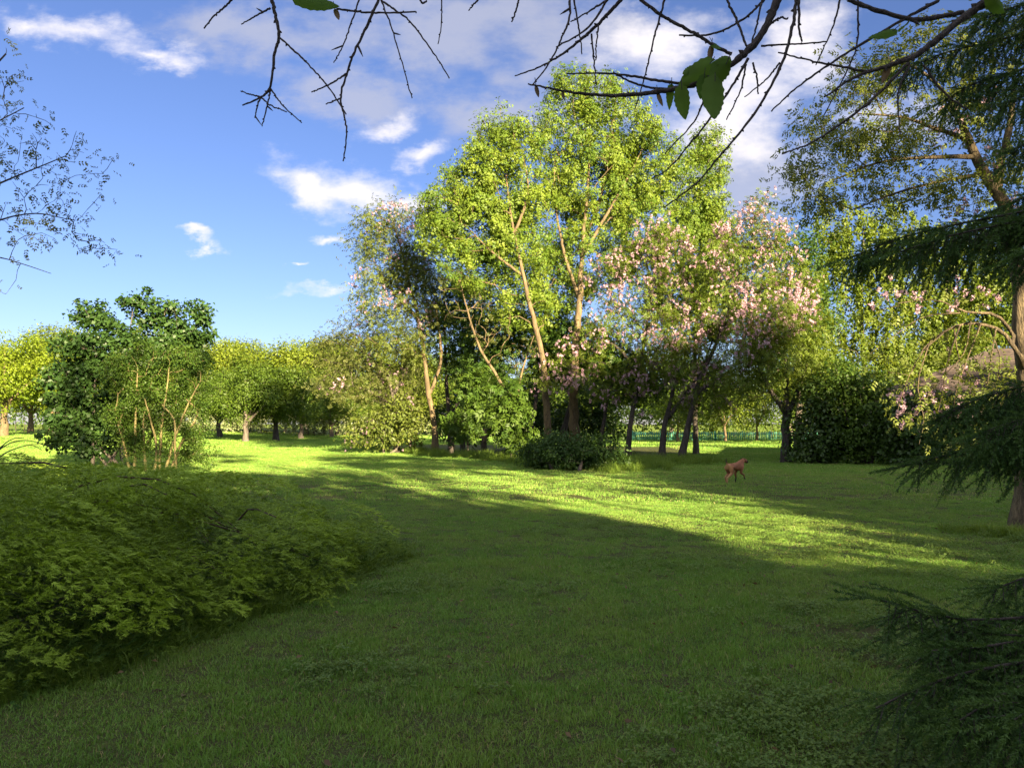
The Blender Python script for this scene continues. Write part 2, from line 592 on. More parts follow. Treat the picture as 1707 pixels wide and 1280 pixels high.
def foliage(centers, r, per, rad, size, tpl, crown_c, droop=0.35, upn=0.6, outn=0.5, rn=0.8, size_var=0.3, bias=0.0, cn=0.35):
    n = len(centers)
    per_i = np.maximum(1, (per * r.uniform(.5, 1.5, n))).astype(int)
    idx = np.repeat(np.arange(n), per_i)
    cr = r.uniform(.7, 1.25, n)[idx, None]
    g = r.normal(size=(len(idx), 3)) * np.array(rad) * 0.55 * cr
    pos = centers[idx] + g
    out = unit(pos - crown_c)
    nrm = np.array([0, 0, upn]) + outn * out + cn * unit(g) + rn * r.normal(size=pos.shape)
    ax = unit(g) * 0.6 + out * 0.4 + r.normal(size=pos.shape) * 0.5 + np.array([0, 0, -droop])
    tone = r.random(n)[idx] * 0.6 + r.random(len(idx)) * 0.4 + bias
    return stamp(tpl, pos, ax, nrm, size * r.uniform(1 - size_var, 1 + size_var, len(pos)), np.clip(tone, 0, 1))


def raceme(r, k=12):
    """a hanging cluster of pea flowers, unit length along local x"""
    V, F = [], []
    for i in range(k):
        t = i / (k - 1)
        a = i * 2.4
        wv = 0.30 * (1 - 0.6 * t)
        c = np.array([t, wv * math.cos(a), wv * math.sin(a)])
        d = unit(r.normal(size=3)); e = unit(np.cross(d, r.normal(size=3)))
        s = 0.24 * (1 - .4 * t)
        V.append(np.array([c - d * s, c + e * s, c + d * s, c - e * s])); F.append(np.array([[0, 1, 2, 3]]) + 4 * i)
    return np.concatenate(V), np.concatenate(F)


RAC = raceme(np.random.default_rng(2))


def make_tree(name, label, cat, base, trunks, lobes, seed, clumps=200, per=60, crad=(.5, .5, .4), size=0.12, tpl=LEAF,
              leaf=M_ash, bark=B_grey, group=None, shell=0.45, up=0.35, twig_r=0.008, droop=0.35, blossom=0, bsize=0.2,
              blobes=None, upn=0.6, outn=0.5, rn=0.8, trunk_name='trunk', extra=None, bias=0.0, along=0.0, pathw=0.25, sides=8,
              crown_name='crown', step=0.6, targets=None, merge_stems=False, cn=0.35):
    r = np.random.default_rng(seed)
    base = np.asarray(base, float)
    root = thing(name, label, cat, base, group=group)
    targets = in_lobes(lobes, clumps, r, shell) if targets is None else np.asarray(targets)
    targets[:, 2] = np.maximum(targets[:, 2], base[2] + 0.15)
    if extra is not None:
        targets = np.vstack([targets, extra])
    ct, cb, NP = grow(trunks, targets, r, up=up, twig_r=twig_r, pathw=pathw, step=step)
    tb = Tubes()
    for k, (pts, rad) in enumerate(ct):
        rad = rad.copy()
        h = pts[:, 2] - base[2]
        rad *= 1 + 0.4 * np.exp(-np.maximum(h, 0) / (2.5 * rad.max() + 0.05)) * (h < 1.5)
        pts = pts.copy()
        if h[0] < 0.3:
            pts[0, 2] = base[2] - 0.12
        tb.add(pts, rad, sides)
    if trunk_name == 'stem' and not merge_stems:
        for pts, rad in ct:
            t1 = Tubes(); t1.add(pts, rad * 1.15, sides)
            obj('stem', t1.mesh('stem', bark, base), root)
    else:
        obj(trunk_name, tb.mesh(trunk_name, bark, base), root)
    bb = Tubes()
    for pts, rad in cb:
        bb.add(pts, rad, 6 if rad[0] > .05 else (4 if rad[0] > .02 else 3))
    me = bb.mesh('branches', bark, base)
    if me:
        obj('branches', me, root)['kind'] = 'stuff'
    cc = np.mean([l[0] for l in lobes], 0)
    cen = targets
    if along > 0:                                       # leaves along the thin branches as well
        mids = np.concatenate([p[1:] for p, q in cb if q[1] < 0.05])
        cen = np.vstack([targets, mids[r.random(len(mids)) < along]])
    v, f, q = foliage(cen, r, per, crad, size, tpl, cc, droop=droop, upn=upn, outn=outn, rn=rn, bias=bias, cn=cn)
    keep_low = base[2] + 0.03
    v[:, 2] = np.maximum(v[:, 2], keep_low)
    obj(crown_name, mesh_from(crown_name, v - base, f, leaf, q), root)
    if blossom:
        bl = blobes if blobes is not None else lobes
        pos = in_lobes(bl, blossom, r, 0.7)
        near = targets[r.integers(0, len(targets), blossom // 2)] + r.normal(size=(blossom // 2, 3)) * np.array(crad) * .7
        if blobes is None:
            pos = np.vstack([pos[: blossom - len(near)], near])
        # flowers hang in groups
        pos = np.repeat(pos[: max(4, int(len(pos) * .62))], 6, 0)
        pos = pos + r.normal(size=pos.shape) * 1.15 * bsize
        ax = np.array([0, 0, -1.0]) + r.normal(size=pos.shape) * 0.35
        nrm = r.normal(size=pos.shape)
        v, f, q = stamp(RAC, pos, ax, nrm, bsize * r.uniform(.7, 1.25, len(pos)), r.random(len(pos)))
        obj('blossom', mesh_from('blossom', v - base, f, M_pink, q), root)
    return root


def tpx(pts, Y, r0, r1):
    return np.array([P(a, b, Y) if len(c) == 0 else P(a, b, c[0]) for a, b, *c in pts]), (r0, r1)


# ------------------------------------------------------------------ the ground
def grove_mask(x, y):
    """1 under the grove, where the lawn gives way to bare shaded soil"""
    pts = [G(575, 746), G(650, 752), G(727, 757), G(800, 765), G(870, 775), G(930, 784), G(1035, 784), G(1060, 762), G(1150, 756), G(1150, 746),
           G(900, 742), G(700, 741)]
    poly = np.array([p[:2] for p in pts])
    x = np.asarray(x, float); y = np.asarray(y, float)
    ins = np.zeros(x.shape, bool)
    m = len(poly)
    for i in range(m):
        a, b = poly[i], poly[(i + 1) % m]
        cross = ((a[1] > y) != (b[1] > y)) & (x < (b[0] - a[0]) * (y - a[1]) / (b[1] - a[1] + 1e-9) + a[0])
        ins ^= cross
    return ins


def bare_mask(x, y):
    """patches of trodden soil near the camera's right and thin spots elsewhere"""
    spots = [(G(1440, 1060), 0.55, .35), (G(1530, 1258), .35, .18), (G(1420, 1100), .3, .2), (G(1600, 1150), .35, .3), (G(1370, 1050), .35, .2),
             (G(1480, 1190), .25, .15), (G(1660, 1260), .4, .3), (G(540, 1060), .3, .14), (G(1340, 830), 1.2, .3), (G(1420, 800), 1.5, .5)]
    m = np.zeros(np.shape(x))
    for c, rx, ry in spots:
        q = ((x - c[0]) / rx) ** 2 + ((y - c[1]) / ry) ** 2
        m = np.maximum(m, np.exp(-q))
    n = fbm(np.asarray(x) * 2.1, np.asarray(y) * 2.1, 11)
    return np.clip(m * 1.3 + (n - 0.70) * 1.2, 0, 1)


def make_ground():
    def axis(lo, hi, c0, c1, fine, coarse):
        a = np.arange(c0, c1, fine)
        l = c0 - np.cumsum(np.geomspace(fine, coarse, 40)); l = l[l > lo]
        h = c1 + np.cumsum(np.geomspace(fine, coarse, 40)); h = h[h < hi]
        return np.concatenate([[lo], l[::-1], a, h, [hi]])
    xs = axis(-900, 900, -45, 45, 1.5, 60)
    ys = axis(-300, 1200, -8, 90, 1.5, 60)
    X, Y = np.meshgrid(xs, ys)
    Z = gz(X, Y)
    nx, ny = len(xs), len(ys)
    i = np.arange(ny - 1)[:, None] * nx; j = np.arange(nx - 1)[None]
    f = np.stack([i + j, i + j + 1, i + j + nx + 1, i + j + nx], -1).reshape(-1, 4)
    m = bpy.data.materials.new('lawn_soil'); m.use_nodes = True
    t = m.node_tree; n = NT(t); pr = t.nodes['Principled BSDF']
    tc = n.node('ShaderNodeTexCoord').outputs['Object']
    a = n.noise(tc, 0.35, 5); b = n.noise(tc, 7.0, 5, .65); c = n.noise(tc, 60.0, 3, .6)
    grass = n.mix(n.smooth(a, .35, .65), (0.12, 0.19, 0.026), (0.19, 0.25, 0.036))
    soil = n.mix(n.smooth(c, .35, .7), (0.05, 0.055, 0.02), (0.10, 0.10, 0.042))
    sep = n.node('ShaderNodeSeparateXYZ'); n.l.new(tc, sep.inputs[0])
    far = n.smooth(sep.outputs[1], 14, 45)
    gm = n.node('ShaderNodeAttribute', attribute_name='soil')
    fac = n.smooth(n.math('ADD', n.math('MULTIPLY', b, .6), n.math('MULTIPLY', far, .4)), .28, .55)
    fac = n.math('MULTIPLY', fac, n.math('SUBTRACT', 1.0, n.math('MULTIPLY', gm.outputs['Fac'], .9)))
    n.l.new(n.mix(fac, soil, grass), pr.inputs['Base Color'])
    pr.inputs['Roughness'].default_value = 0.95
    pr.inputs['Specular IOR Level'].default_value = 0.1
    bp = n.node('ShaderNodeBump'); bp.inputs['Strength'].default_value = .8; bp.inputs['Distance'].default_value = .05
    n.l.new(n.math('ADD', b, n.math('MULTIPLY', c, .5)), bp.inputs['Height']); n.l.new(bp.outputs[0], pr.inputs['Normal'])
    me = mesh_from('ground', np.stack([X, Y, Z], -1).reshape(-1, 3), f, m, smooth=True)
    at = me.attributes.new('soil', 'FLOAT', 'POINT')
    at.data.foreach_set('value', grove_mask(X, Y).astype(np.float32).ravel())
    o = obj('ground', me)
    o['kind'] = 'structure'
    return o


make_ground()


# ------------------------------------------------------------------ scatter of grass-like stuff through geometry nodes
def scatter_stuff(name, protos, pts, variant, rot, scl, mat):
    """one object: its mesh holds the tuft shapes and the spots; geometry nodes put a tuft on every spot"""
    V, F, A, Q, n = [], [], [], [], 0
    for k, (v, f, q) in enumerate(protos):
        V.append(v); F.append(f + n); A.append(np.full(len(v), k)); Q.append(q); n += len(v)
    nv = n
    allv = np.vstack(V + [pts])
    by = {}
    for f in F:
        by.setdefault(f.shape[1], []).append(f)
    me = mesh_from(name, allv, [np.concatenate(x) for x in by.values()], mat,
                   np.concatenate(Q + [np.zeros(len(pts))]))
    pid = np.concatenate(A + [np.full(len(pts), -1)]).astype(np.int32)
    var = np.concatenate([np.full(nv, -1), variant]).astype(np.int32)
    a = me.attributes.new('shape', 'INT', 'POINT'); a.data.foreach_set('value', pid)
    a = me.attributes.new('variant', 'INT', 'POINT'); a.data.foreach_set('value', var)
    a = me.attributes.new('turn', 'FLOAT_VECTOR', 'POINT')
    a.data.foreach_set('vector', np.vstack([np.zeros((nv, 3)), rot]).astype(np.float32).ravel())
    a = me.attributes.new('size', 'FLOAT_VECTOR', 'POINT')
    a.data.foreach_set('vector', np.vstack([np.ones((nv, 3)), scl]).astype(np.float32).ravel())
    o = obj(name, me)
    o['kind'] = 'stuff'
    ng = bpy.data.node_groups.new(name, 'GeometryNodeTree')
    ng.interface.new_socket('Geometry', in_out='INPUT', socket_type='NodeSocketGeometry')
    ng.interface.new_socket('Geometry', in_out='OUTPUT', socket_type='NodeSocketGeometry')
    N, L = ng.nodes, ng.links
    gi = N.new('NodeGroupInput'); go = N.new('NodeGroupOutput')
    jn = N.new('GeometryNodeJoinGeometry')

    def attr(nm, ty):
        x = N.new('GeometryNodeInputNamedAttribute'); x.data_type = ty
        x.inputs['Name'].default_value = nm
        return x.outputs['Attribute']

    def equal(sock, k):
        c = N.new('FunctionNodeCompare'); c.data_type = 'INT'; c.operation = 'EQUAL'
        ins = [s for s in c.inputs if s.type == 'INT']
        L.new(sock, ins[0]); ins[1].default_value = k
        return c.outputs[0]
    sh, va = attr('shape', 'INT'), attr('variant', 'INT')
    tu, si = attr('turn', 'FLOAT_VECTOR'), attr('size', 'FLOAT_VECTOR')
    for k in range(len(protos)):
        s1 = N.new('GeometryNodeSeparateGeometry'); L.new(gi.outputs[0], s1.inputs[0]); L.new(equal(sh, k), s1.inputs[1])
        s2 = N.new('GeometryNodeSeparateGeometry'); L.new(gi.outputs[0], s2.inputs[0]); L.new(equal(va, k), s2.inputs[1])
        ip = N.new('GeometryNodeInstanceOnPoints')
        L.new(s2.outputs[0], ip.inputs['Points']); L.new(s1.outputs[0], ip.inputs['Instance'])
        L.new(tu, ip.inputs['Rotation']); L.new(si, ip.inputs['Scale'])
        L.new(ip.outputs[0], jn.inputs[0])
    L.new(jn.outputs[0], go.inputs[0])
    md = o.modifiers.new('scatter', 'NODES'); md.node_group = ng
    return o


def blade_patch(r, n, radius, h, w, lean=0.45, segs=2):
    """grass blades standing in a round patch"""
    a = r.random(n) * 2 * np.pi; d = radius * np.sqrt(r.random(n))
    base = np.stack([d * np.cos(a), d * np.sin(a), np.full(n, -0.01)], 1)
    hh = h * r.uniform(.45, 1.25, n)
    th = r.random(n) * 2 * np.pi
    dirv = np.stack([np.cos(th), np.sin(th), np.zeros(n)], 1)
    ln = lean * r.uniform(.2, 1.6, n)
    side = np.stack([-np.sin(th), np.cos(th), np.zeros(n)], 1)
    ph = r.random(n) * np.pi                                   # blades twist: their faces look all ways
    side = side * np.cos(ph)[:, None] + dirv * np.sin(ph)[:, None]
    ww = (w * r.uniform(.7, 1.3, n))[:, None]
    p1 = base + dirv * (hh * ln * .35)[:, None] + np.array([0, 0, 1.0]) * (hh * .6)[:, None]
    p2 = base + dirv * (hh * ln)[:, None] + np.array([0, 0, 1.0]) * (hh * (1 - .25 * np.minimum(ln, 1.2)))[:, None]
    v = np.stack([base - side * ww * .5, base + side * ww * .5, p1 + side * ww * .42, p1 - side * ww * .42, p2 + side * ww * .06, p2 - side * ww * .06], 1)
    i = (np.arange(n) * 6)[:, None]
    f = np.concatenate([i + np.array([[0, 1, 2, 3]]), i + np.array([[3, 2, 4, 5]])])
    q = np.repeat(np.where(r.random(n) < .045, 1.0, r.random(n) * .95), 6)
    return v.reshape(-1, 3), f, q


def juniper_edge(y):
    """right-hand border of the juniper on the ground"""
    return np.interp(y, [3.0, 4.6, 5.2, 6.8, 8.3, 9.2, 9.8, 10.6, 12, 14, 17.5], [-5.4, -3.05, -2.75, -2.15, -1.7, -1.45, -1.6, -2.4, -4.0, -5.4, -9.2])


def lawn():
    r = np.random.default_rng(21)
    protos = [blade_patch(r, 330, 0.19, 0.033, 0.0038, lean=.7) for _ in range(3)] + \
             [blade_patch(r, 360, 0.5, 0.042, 0.0085, lean=.6) for _ in range(2)] + \
             [blade_patch(r, 380, 1.2, 0.08, 0.022) for _ in range(2)]
    P_, V_, R_, S_ = [], [], [], []

    def band(y0, y1, sp, ks):
        ys = np.arange(y0, y1, sp)
        for y in ys:
            w = 0.72 * y + 1.5
            xs = np.arange(-w, w, sp)
            x = xs + r.uniform(-.5, .5, len(xs)) * sp
            yy = y + r.uniform(-.5, .5, len(xs)) * sp
            keep = ~grove_mask(x, yy)
            keep &= ~(x < juniper_edge(yy) - 1.2) | (yy > 17)
            bm = bare_mask(x, yy)
            keep &= r.random(len(x)) > bm * (1.0 if y < 14 else 0.5)
            x, yy, bm = x[keep], yy[keep], bm[keep]
            k = len(x)
            P_.append(np.stack([x, yy, gz(x, yy)], 1)); V_.append(r.choice(ks, k))
            R_.append(np.stack([r.normal(size=k) * .06, r.normal(size=k) * .06, r.random(k) * 6.283], 1))
            tall = 0.45 + 0.8 * fbm(x * .55, yy * .55, 5) + 1.3 * np.maximum(fbm(x * 2.6, yy * 2.6, 9) - .45, 0) * 1.6
            tall *= 1 - .4 * bm
            S_.append(np.stack([np.ones(k), np.ones(k), tall], 1) * r.uniform(.85, 1.15, k)[:, None])
    band(2.4, 9.0, 0.155, [0, 1, 2])
    band(9.0, 16.0, 0.215, [0, 1, 2])
    band(16.0, 46.0, 0.52, [3, 4])
    band(46.0, 105.0, 1.35, [5, 6])
    scatter_stuff('lawn_grass', protos, np.concatenate(P_), np.concatenate(V_), np.concatenate(R_), np.concatenate(S_), M_grass)


lawn()


def ground_cover():
    r = np.random.default_rng(31)
    # clover and small weeds: tufts of little broad leaves on stalks
    protos = []
    for _ in range(3):
        n = 26
        a = r.random(n) * 6.283; d = 0.10 * np.sqrt(r.random(n))
        pos = np.stack([d * np.cos(a), d * np.sin(a), r.uniform(.02, .06, n)], 1)
        parts = []
        for k in range(3):
            th = a + k * 2.094
            ax = np.stack([np.cos(th), np.sin(th), np.full(n, .1)], 1)
            parts.append(stamp(LEAF_R, pos, ax, np.array([0, 0, 1.0]) + r.normal(size=(n, 3)) * .3, r.uniform(.011, .02, n), r.random(n)))
        protos.append(join_parts(parts))
    n = 9000
    y = 2.6 + 13 * r.random(n) ** 1.6
    x = r.uniform(-.7, .72, n) * (y + .6)
    want = fbm(x * .8, y * .8, 41) + 0.16 * np.clip((x - .5) / 2.5, -1, 1) - 0.01 * y
    want += 0.18 * np.exp(-((x + .75) / .5) ** 2 - ((y - 5.0) / .5) ** 2)
    keep = (want + r.normal(size=n) * .07 > .58) & (x > juniper_edge(y) + .1) & (r.random(n) > .35 * bare_mask(x, y))
    x, y = x[keep], y[keep]; k = len(x)
    scatter_stuff('clover', protos, np.stack([x, y, gz(x, y)], 1), r.integers(0, 3, k),
                  np.stack([r.normal(size=k) * .12, r.normal(size=k) * .12, r.random(k) * 6.283], 1),
                  np.repeat(r.uniform(.55, 1.35, k)[:, None], 3, 1), M_clover)
    # fallen dead leaves and bits
    n = 420
    y = 2.8 + 12 * r.random(n) ** 1.4
    x = r.uniform(-.5, .72, n) * y
    keep = x > juniper_edge(y) + .1
    x, y = x[keep], y[keep]; n = len(x)
    pos = np.stack([x, y, gz(x, y) + r.uniform(.012, .05, n)], 1)
    th = r.random(n) * 6.283
    v, f, q = stamp(LEAF, pos, np.stack([np.cos(th), np.sin(th), np.zeros(n)], 1), np.array([0, 0, 1.]) + r.normal(size=(n, 3)) * .5, r.uniform(.025, .06, n), r.random(n))
    o = obj('fallen_leaves', mesh_from('fallen_leaves', v, f, M_deadleaf, q)); o['kind'] = 'stuff'
    # long grass along the grove, round trunks and at the foot of the juniper
    protos = [blade_patch(r, 90, 0.22, 0.42, 0.009, lean=.6) for _ in range(3)]
    P_ = []
    line = np.array([G(*p)[:2] for p in [(572, 745), (620, 751), (690, 757), (727, 762), (800, 766), (860, 773), (905, 782)]])
    for a, b in zip(line[:-1], line[1:]):
        for t in np.arange(0, 1, .09):
            c = a * (1 - t) + b * t
            for _ in range(3):
                P_.append([c[0] + r.normal() * .35, c[1] + abs(r.normal()) * 1.1, r.uniform(.5, 1.2)])
    line = np.array([G(*p)[:2] for p in [(1030, 790), (1080, 780), (1140, 775), (1200, 772)]])
    for a, b in zip(line[:-1], line[1:]):
        for t in np.arange(0, 1, .06):
            c = a * (1 - t) + b * t
            for _ in range(5):
                P_.append([c[0] + r.normal() * .7, c[1] + abs(r.normal()) * 3.0, r.uniform(.35, 1.0)])
    for c in (G(1690, 890), G(1640, 884)):
        for _ in range(14):
            P_.append([c[0] + r.normal() * .45, c[1] - abs(r.normal()) * .25, r.uniform(.25, .5)])
    for y in np.arange(3.6, 10.4, .05):
        x0 = float(juniper_edge(y))
        for _ in range(3):
            P_.append([x0 + r.normal() * .10 + .04, y + r.normal() * .05, r.uniform(.14, .34)])
    P_ = np.array(P_); k = len(P_)
    scatter_stuff('tall_grass', protos, np.stack([P_[:, 0], P_[:, 1], gz(P_[:, 0], P_[:, 1])], 1), r.integers(0, 3, k),
                  np.stack([r.normal(size=k) * .15, r.normal(size=k) * .15, r.random(k) * 6.283], 1), np.stack([.5 + P_[:, 2] * .5, .5 + P_[:, 2] * .5, P_[:, 2]], 1), M_grass_tall)


ground_cover()

# ------------------------------------------------------------------ the house behind the hedge, right
def plain_mat(name, c1, c2, scale=4.0, rough=0.85, bump=0.2):
    m = bpy.data.materials.new(name); m.use_nodes = True
    n = NT(m.node_tree); pr = m.node_tree.nodes['Principled BSDF']
    tc = n.node('ShaderNodeTexCoord').outputs['Object']
    a = n.noise(tc, scale, 6, .65)
    n.l.new(n.mix(n.smooth(a, .3, .7), c1, c2), pr.inputs['Base Color'])
    pr.inputs['Roughness'].default_value = rough
    bp = n.node('ShaderNodeBump'); bp.inputs['Strength'].default_value = bump; bp.inputs['Distance'].default_value = .01
    n.l.new(a, bp.inputs['Height']); n.l.new(bp.outputs[0], pr.inputs['Normal'])
    return m


M_tile = plain_mat('roof_tile', (0.030, 0.022, 0.019), (0.068, 0.048, 0.040), 3.0)
M_wall = plain_mat('plaster', (0.30, 0.25, 0.17), (0.42, 0.36, 0.26), 1.5)
M_wood = plain_mat('wood_trim', (0.10, 0.065, 0.04), (0.17, 0.11, 0.07), 5)
M_green = plain_mat('green_fence_paint', (0.05, 0.22, 0.15), (0.10, 0.33, 0.24), 2)
M_darkpane = plain_mat('window_glass', (0.02, 0.025, 0.03), (0.035, 0.04, 0.05), 2, rough=.08, bump=0)


def box(lo, hi):
    lo, hi = np.asarray(lo, float), np.asarray(hi, float)
    v = np.array([[x, y, z] for x in (lo[0], hi[0]) for y in (lo[1], hi[1]) for z in (lo[2], hi[2])])
    f = np.array([[0, 1, 3, 2], [4, 6, 7, 5], [0, 4, 5, 1], [2, 3, 7, 6], [0, 2, 6, 4], [1, 5, 7, 3]])
    return v, f, np.zeros(8)


def house():
    c = P(1488, 775, 31.5)
    root = thing('house', 'low cream house with brown tiled hip roof behind the dark lilac bushes', 'house', (c[0], 31.5, 0), R(-14))
    W, D, H, OV = 20.0, 10.0, 2.75, 0.5
    v, f, q = join_parts([box((OV + .1, OV + .1, -.2), (W, OV + .4, H)), box((OV + .1, OV + .4, -.2), (OV + .4, D, H)), box((OV + .4, D - .3, -.2), (W, D, H))])
    w = obj('wall', mesh_from('wall', v, f, M_wall), root)
    for x0 in (6.2, 10.5):
        fr = obj('window', mesh_from('window', *join_parts([box((x0, OV + .06, .9), (x0 + .08, OV + .097, 2.1)), box((x0 + 1.3, OV + .06, .9), (x0 + 1.38, OV + .097, 2.1)),
             box((x0 + .08, OV + .06, 2.02), (x0 + 1.3, OV + .097, 2.1)), box((x0 + .08, OV + .06, .9), (x0 + 1.3, OV + .097, .98))])[:2], M_wood), w)
    rise = 2.15
    half = D / 2 + OV
    rb = obj('roof', mesh_from('roof', np.array([[0, 0, H], [W, 0, H], [W, half, H + rise - .03], [half, half, H + rise - .03], [0, 2 * half, H], [W, 2 * half, H],
                               [0, 0, H - .14], [W, 0, H - .14], [0, 2 * half, H - .14]]),
             [np.array([[0, 1, 2, 3], [3, 2, 5, 4], [6, 7, 1, 0], [8, 6, 0, 4]]), np.array([[0, 3, 4]])], M_wood), root)
    n = 17
    r = np.random.default_rng(5)
    for k in range(n):                                   # one row of tiles after another, each lapping over the row below
        t0, t1 = k / n, (k + 1.25) / n
        z0, z1 = H + rise * t0 + .15, H + rise * min(t1, 1.02) + .045
        y0, y1 = half * t0 - .04, half * min(t1, 1.02)
        xs = np.arange(half * t0 - .05, W, .125)
        bump = .018 * np.sin(np.arange(len(xs)) * np.pi / 1.0 + .5) + r.normal(size=len(xs)) * .004
        a = np.stack([xs, np.full(len(xs), y0), z0 + bump], 1)
        b = np.stack([np.maximum(xs, half * min(t1, 1.0)), np.full(len(xs), y1), z1 + bump], 1)
        e = a - np.array([0, 0, .085])
        vv = np.concatenate([e, a, b]); m = len(xs); i = np.arange(m - 1)
        ff = np.concatenate([np.stack([i, i + 1, m + i + 1, m + i], 1), np.stack([m + i, m + i + 1, 2 * m + i + 1, 2 * m + i], 1)])
        obj('tile_row', mesh_from('tile_row', vv, ff, M_tile), rb)
    tb = Tubes(); tb.add([[half, half, H + rise + .06], [W, half, H + rise + .06]], [.11, .11], 8)
    tb.add([[0, 0, H + .1], [half, half, H + rise + .06]], [.1, .1], 8)
    obj('ridge_cap', tb.mesh('ridge_cap', M_tile), rb)
    g = Tubes(); g.add([[-.05, -.1, H - .02], [W, -.1, H - .02]], [.06, .06], 8)
    obj('gutter', g.mesh('gutter', M_wood), rb)


house()


def fence():
    Y = 70.0
    x0, x1 = 11.0, 34.0
    root = thing('picket_fence', 'low green picket fence along the far edge of the sunny lawn', 'fence', (x0, Y, 0))
    w = x1 - x0
    parts = []
    for x in np.arange(0.05, w, 0.17):
        parts.append(box((x, -.03, .06), (x + .105, -.008, .86 + .02 * math.sin(x * 9))))
    v, f, q = join_parts(parts)
    o = obj('pickets', mesh_from('pickets', v, f, M_green), root); o['kind'] = 'stuff'
    for z in (.22, .66):
        obj('rail', mesh_from('rail', *box((0, -.005, z), (w, .045, z + .07))[:2], M_green), root)
    for x in np.arange(0, w + .1, 2.5):
        obj('post', mesh_from('post', *box((x - .05, .048, -.1), (x + .05, .15, .95))[:2], M_green), root)


fence()

# ------------------------------------------------------------------ far trees
def free_tree(name, label, cat, base, h, w, seed, trunk_h=0.28, leaf=M_far, bark=B_grey, clumps=90, per=45, size=.3, crad=(.9, .9, .7), tpl=LEAF, group=None,
              round_=1.25, r0=None, nl=11, upn=.6, low=0.0):
    r = np.random.default_rng(seed)
    base = np.asarray(base, float)
    r0 = r0 or h * .022
    top = base + np.array([r.normal() * .2, r.normal() * .2, h * .8])
    fork = base + np.array([r.normal() * .15, r.normal() * .15, h * trunk_h])
    tr = [(np.array([base, base * .5 + fork * .5 + r.normal(size=3) * [.08, .08, 0], fork, top]), (r0, r0 * .2))]
    for k in range(3):
        a = r.random() * 6.283
        e = fork + np.array([math.cos(a) * w * .28, math.sin(a) * w * .28, h * .3])
        tr.append((np.array([fork, fork * .6 + e * .4 + [0, 0, .1], e]), (r0 * .6, r0 * .15)))
    lobes = []
    for k in range(nl):
        a = k / nl * 6.283 + r.random()
        zz = h * (trunk_h + low + (0.86 - trunk_h - low) * r.random() ** .8)
        prof = math.sin(min(1, max(.15, (zz / h - trunk_h * .6) / (1 - trunk_h * .6))) * math.pi) ** .6
        d = w * .27 * prof * round_
        lobes.append((base + np.array([math.cos(a) * d, math.sin(a) * d, zz]), np.array([w * .2, w * .2, h * .13]) * r.uniform(.7, 1.35)))
    lobes.append((base + [r.normal() * w * .06, 0, h * .82], np.array([w * .2, w * .2, h * .18])))
    lobes.append((base + [0, 0, h * (trunk_h + .3)], np.array([w * .36, w * .36, h * .24])))
    return make_tree(name, label, cat, base, tr, lobes, seed, clumps, per, crad, size, tpl, leaf, bark, group, upn=upn, step=.9)


BACK = 'trees of the far wood behind the lawn'
fa = free_tree('far_tree', 'bright yellow-green tree of the far wood, seen between shrub and orchard', 'tree', on(-38, 104), 12.3, 11, 101, leaf=M_far, clumps=170, per=80, size=.36, crad=(1.1, 1.1, .9), group=BACK, nl=13)
fb = free_tree('far_tree', 'tall olive-green tree of the far wood, behind the orchard rows', 'tree', on(-30, 110), 13, 10, 102, leaf=M_locust_pale, clumps=170, per=80, size=.34, crad=(1.1, 1.1, .9), group=BACK, nl=13)
fc = free_tree('far_tree', 'dark leafy tree of the far wood, behind the trunks of the grove', 'tree', on(8, 104), 11, 11, 103, leaf=M_orch, clumps=170, per=80, size=.36, crad=(1.1, 1.1, .9), group=BACK, nl=13)
r = np.random.default_rng(55)
far_spots = [(-70, 100), (-58, 98), (-50, 101), (-44, 98), (-34, 99), (-27, 101), (-21, 98), (-14, 100), (-100, 106), (-92, 112), (-84, 104), (-62, 122), (-52, 122), (-29, 118), (-20, 122), (-8, 122), (-40, 112), (-75, 108), (-66, 112), (-57, 104), (-48, 110), (-43, 118), (-34, 120), (-24, 106), (-17, 112), (-10, 104), (-3, 110), (3, 116), (14, 108), (20, 96), (27, 104),
             (34, 94), (41, 100), (48, 90), (56, 98), (64, 92), (73, 99)]
FL = 'leafy tree in the far wood behind the sunny lawn'
for i, (x, y) in enumerate(far_spots):
    src = (fa, fb, fa, fb, fc)[i % 5] if x < -12 else (fc, fb, fc)[i % 3]
    copy_tree(src, FL, on(x, y), r.random() * 6.28, (r.uniform(.9, 1.2),) * 2 + (r.uniform(.9, 1.12),), BACK)

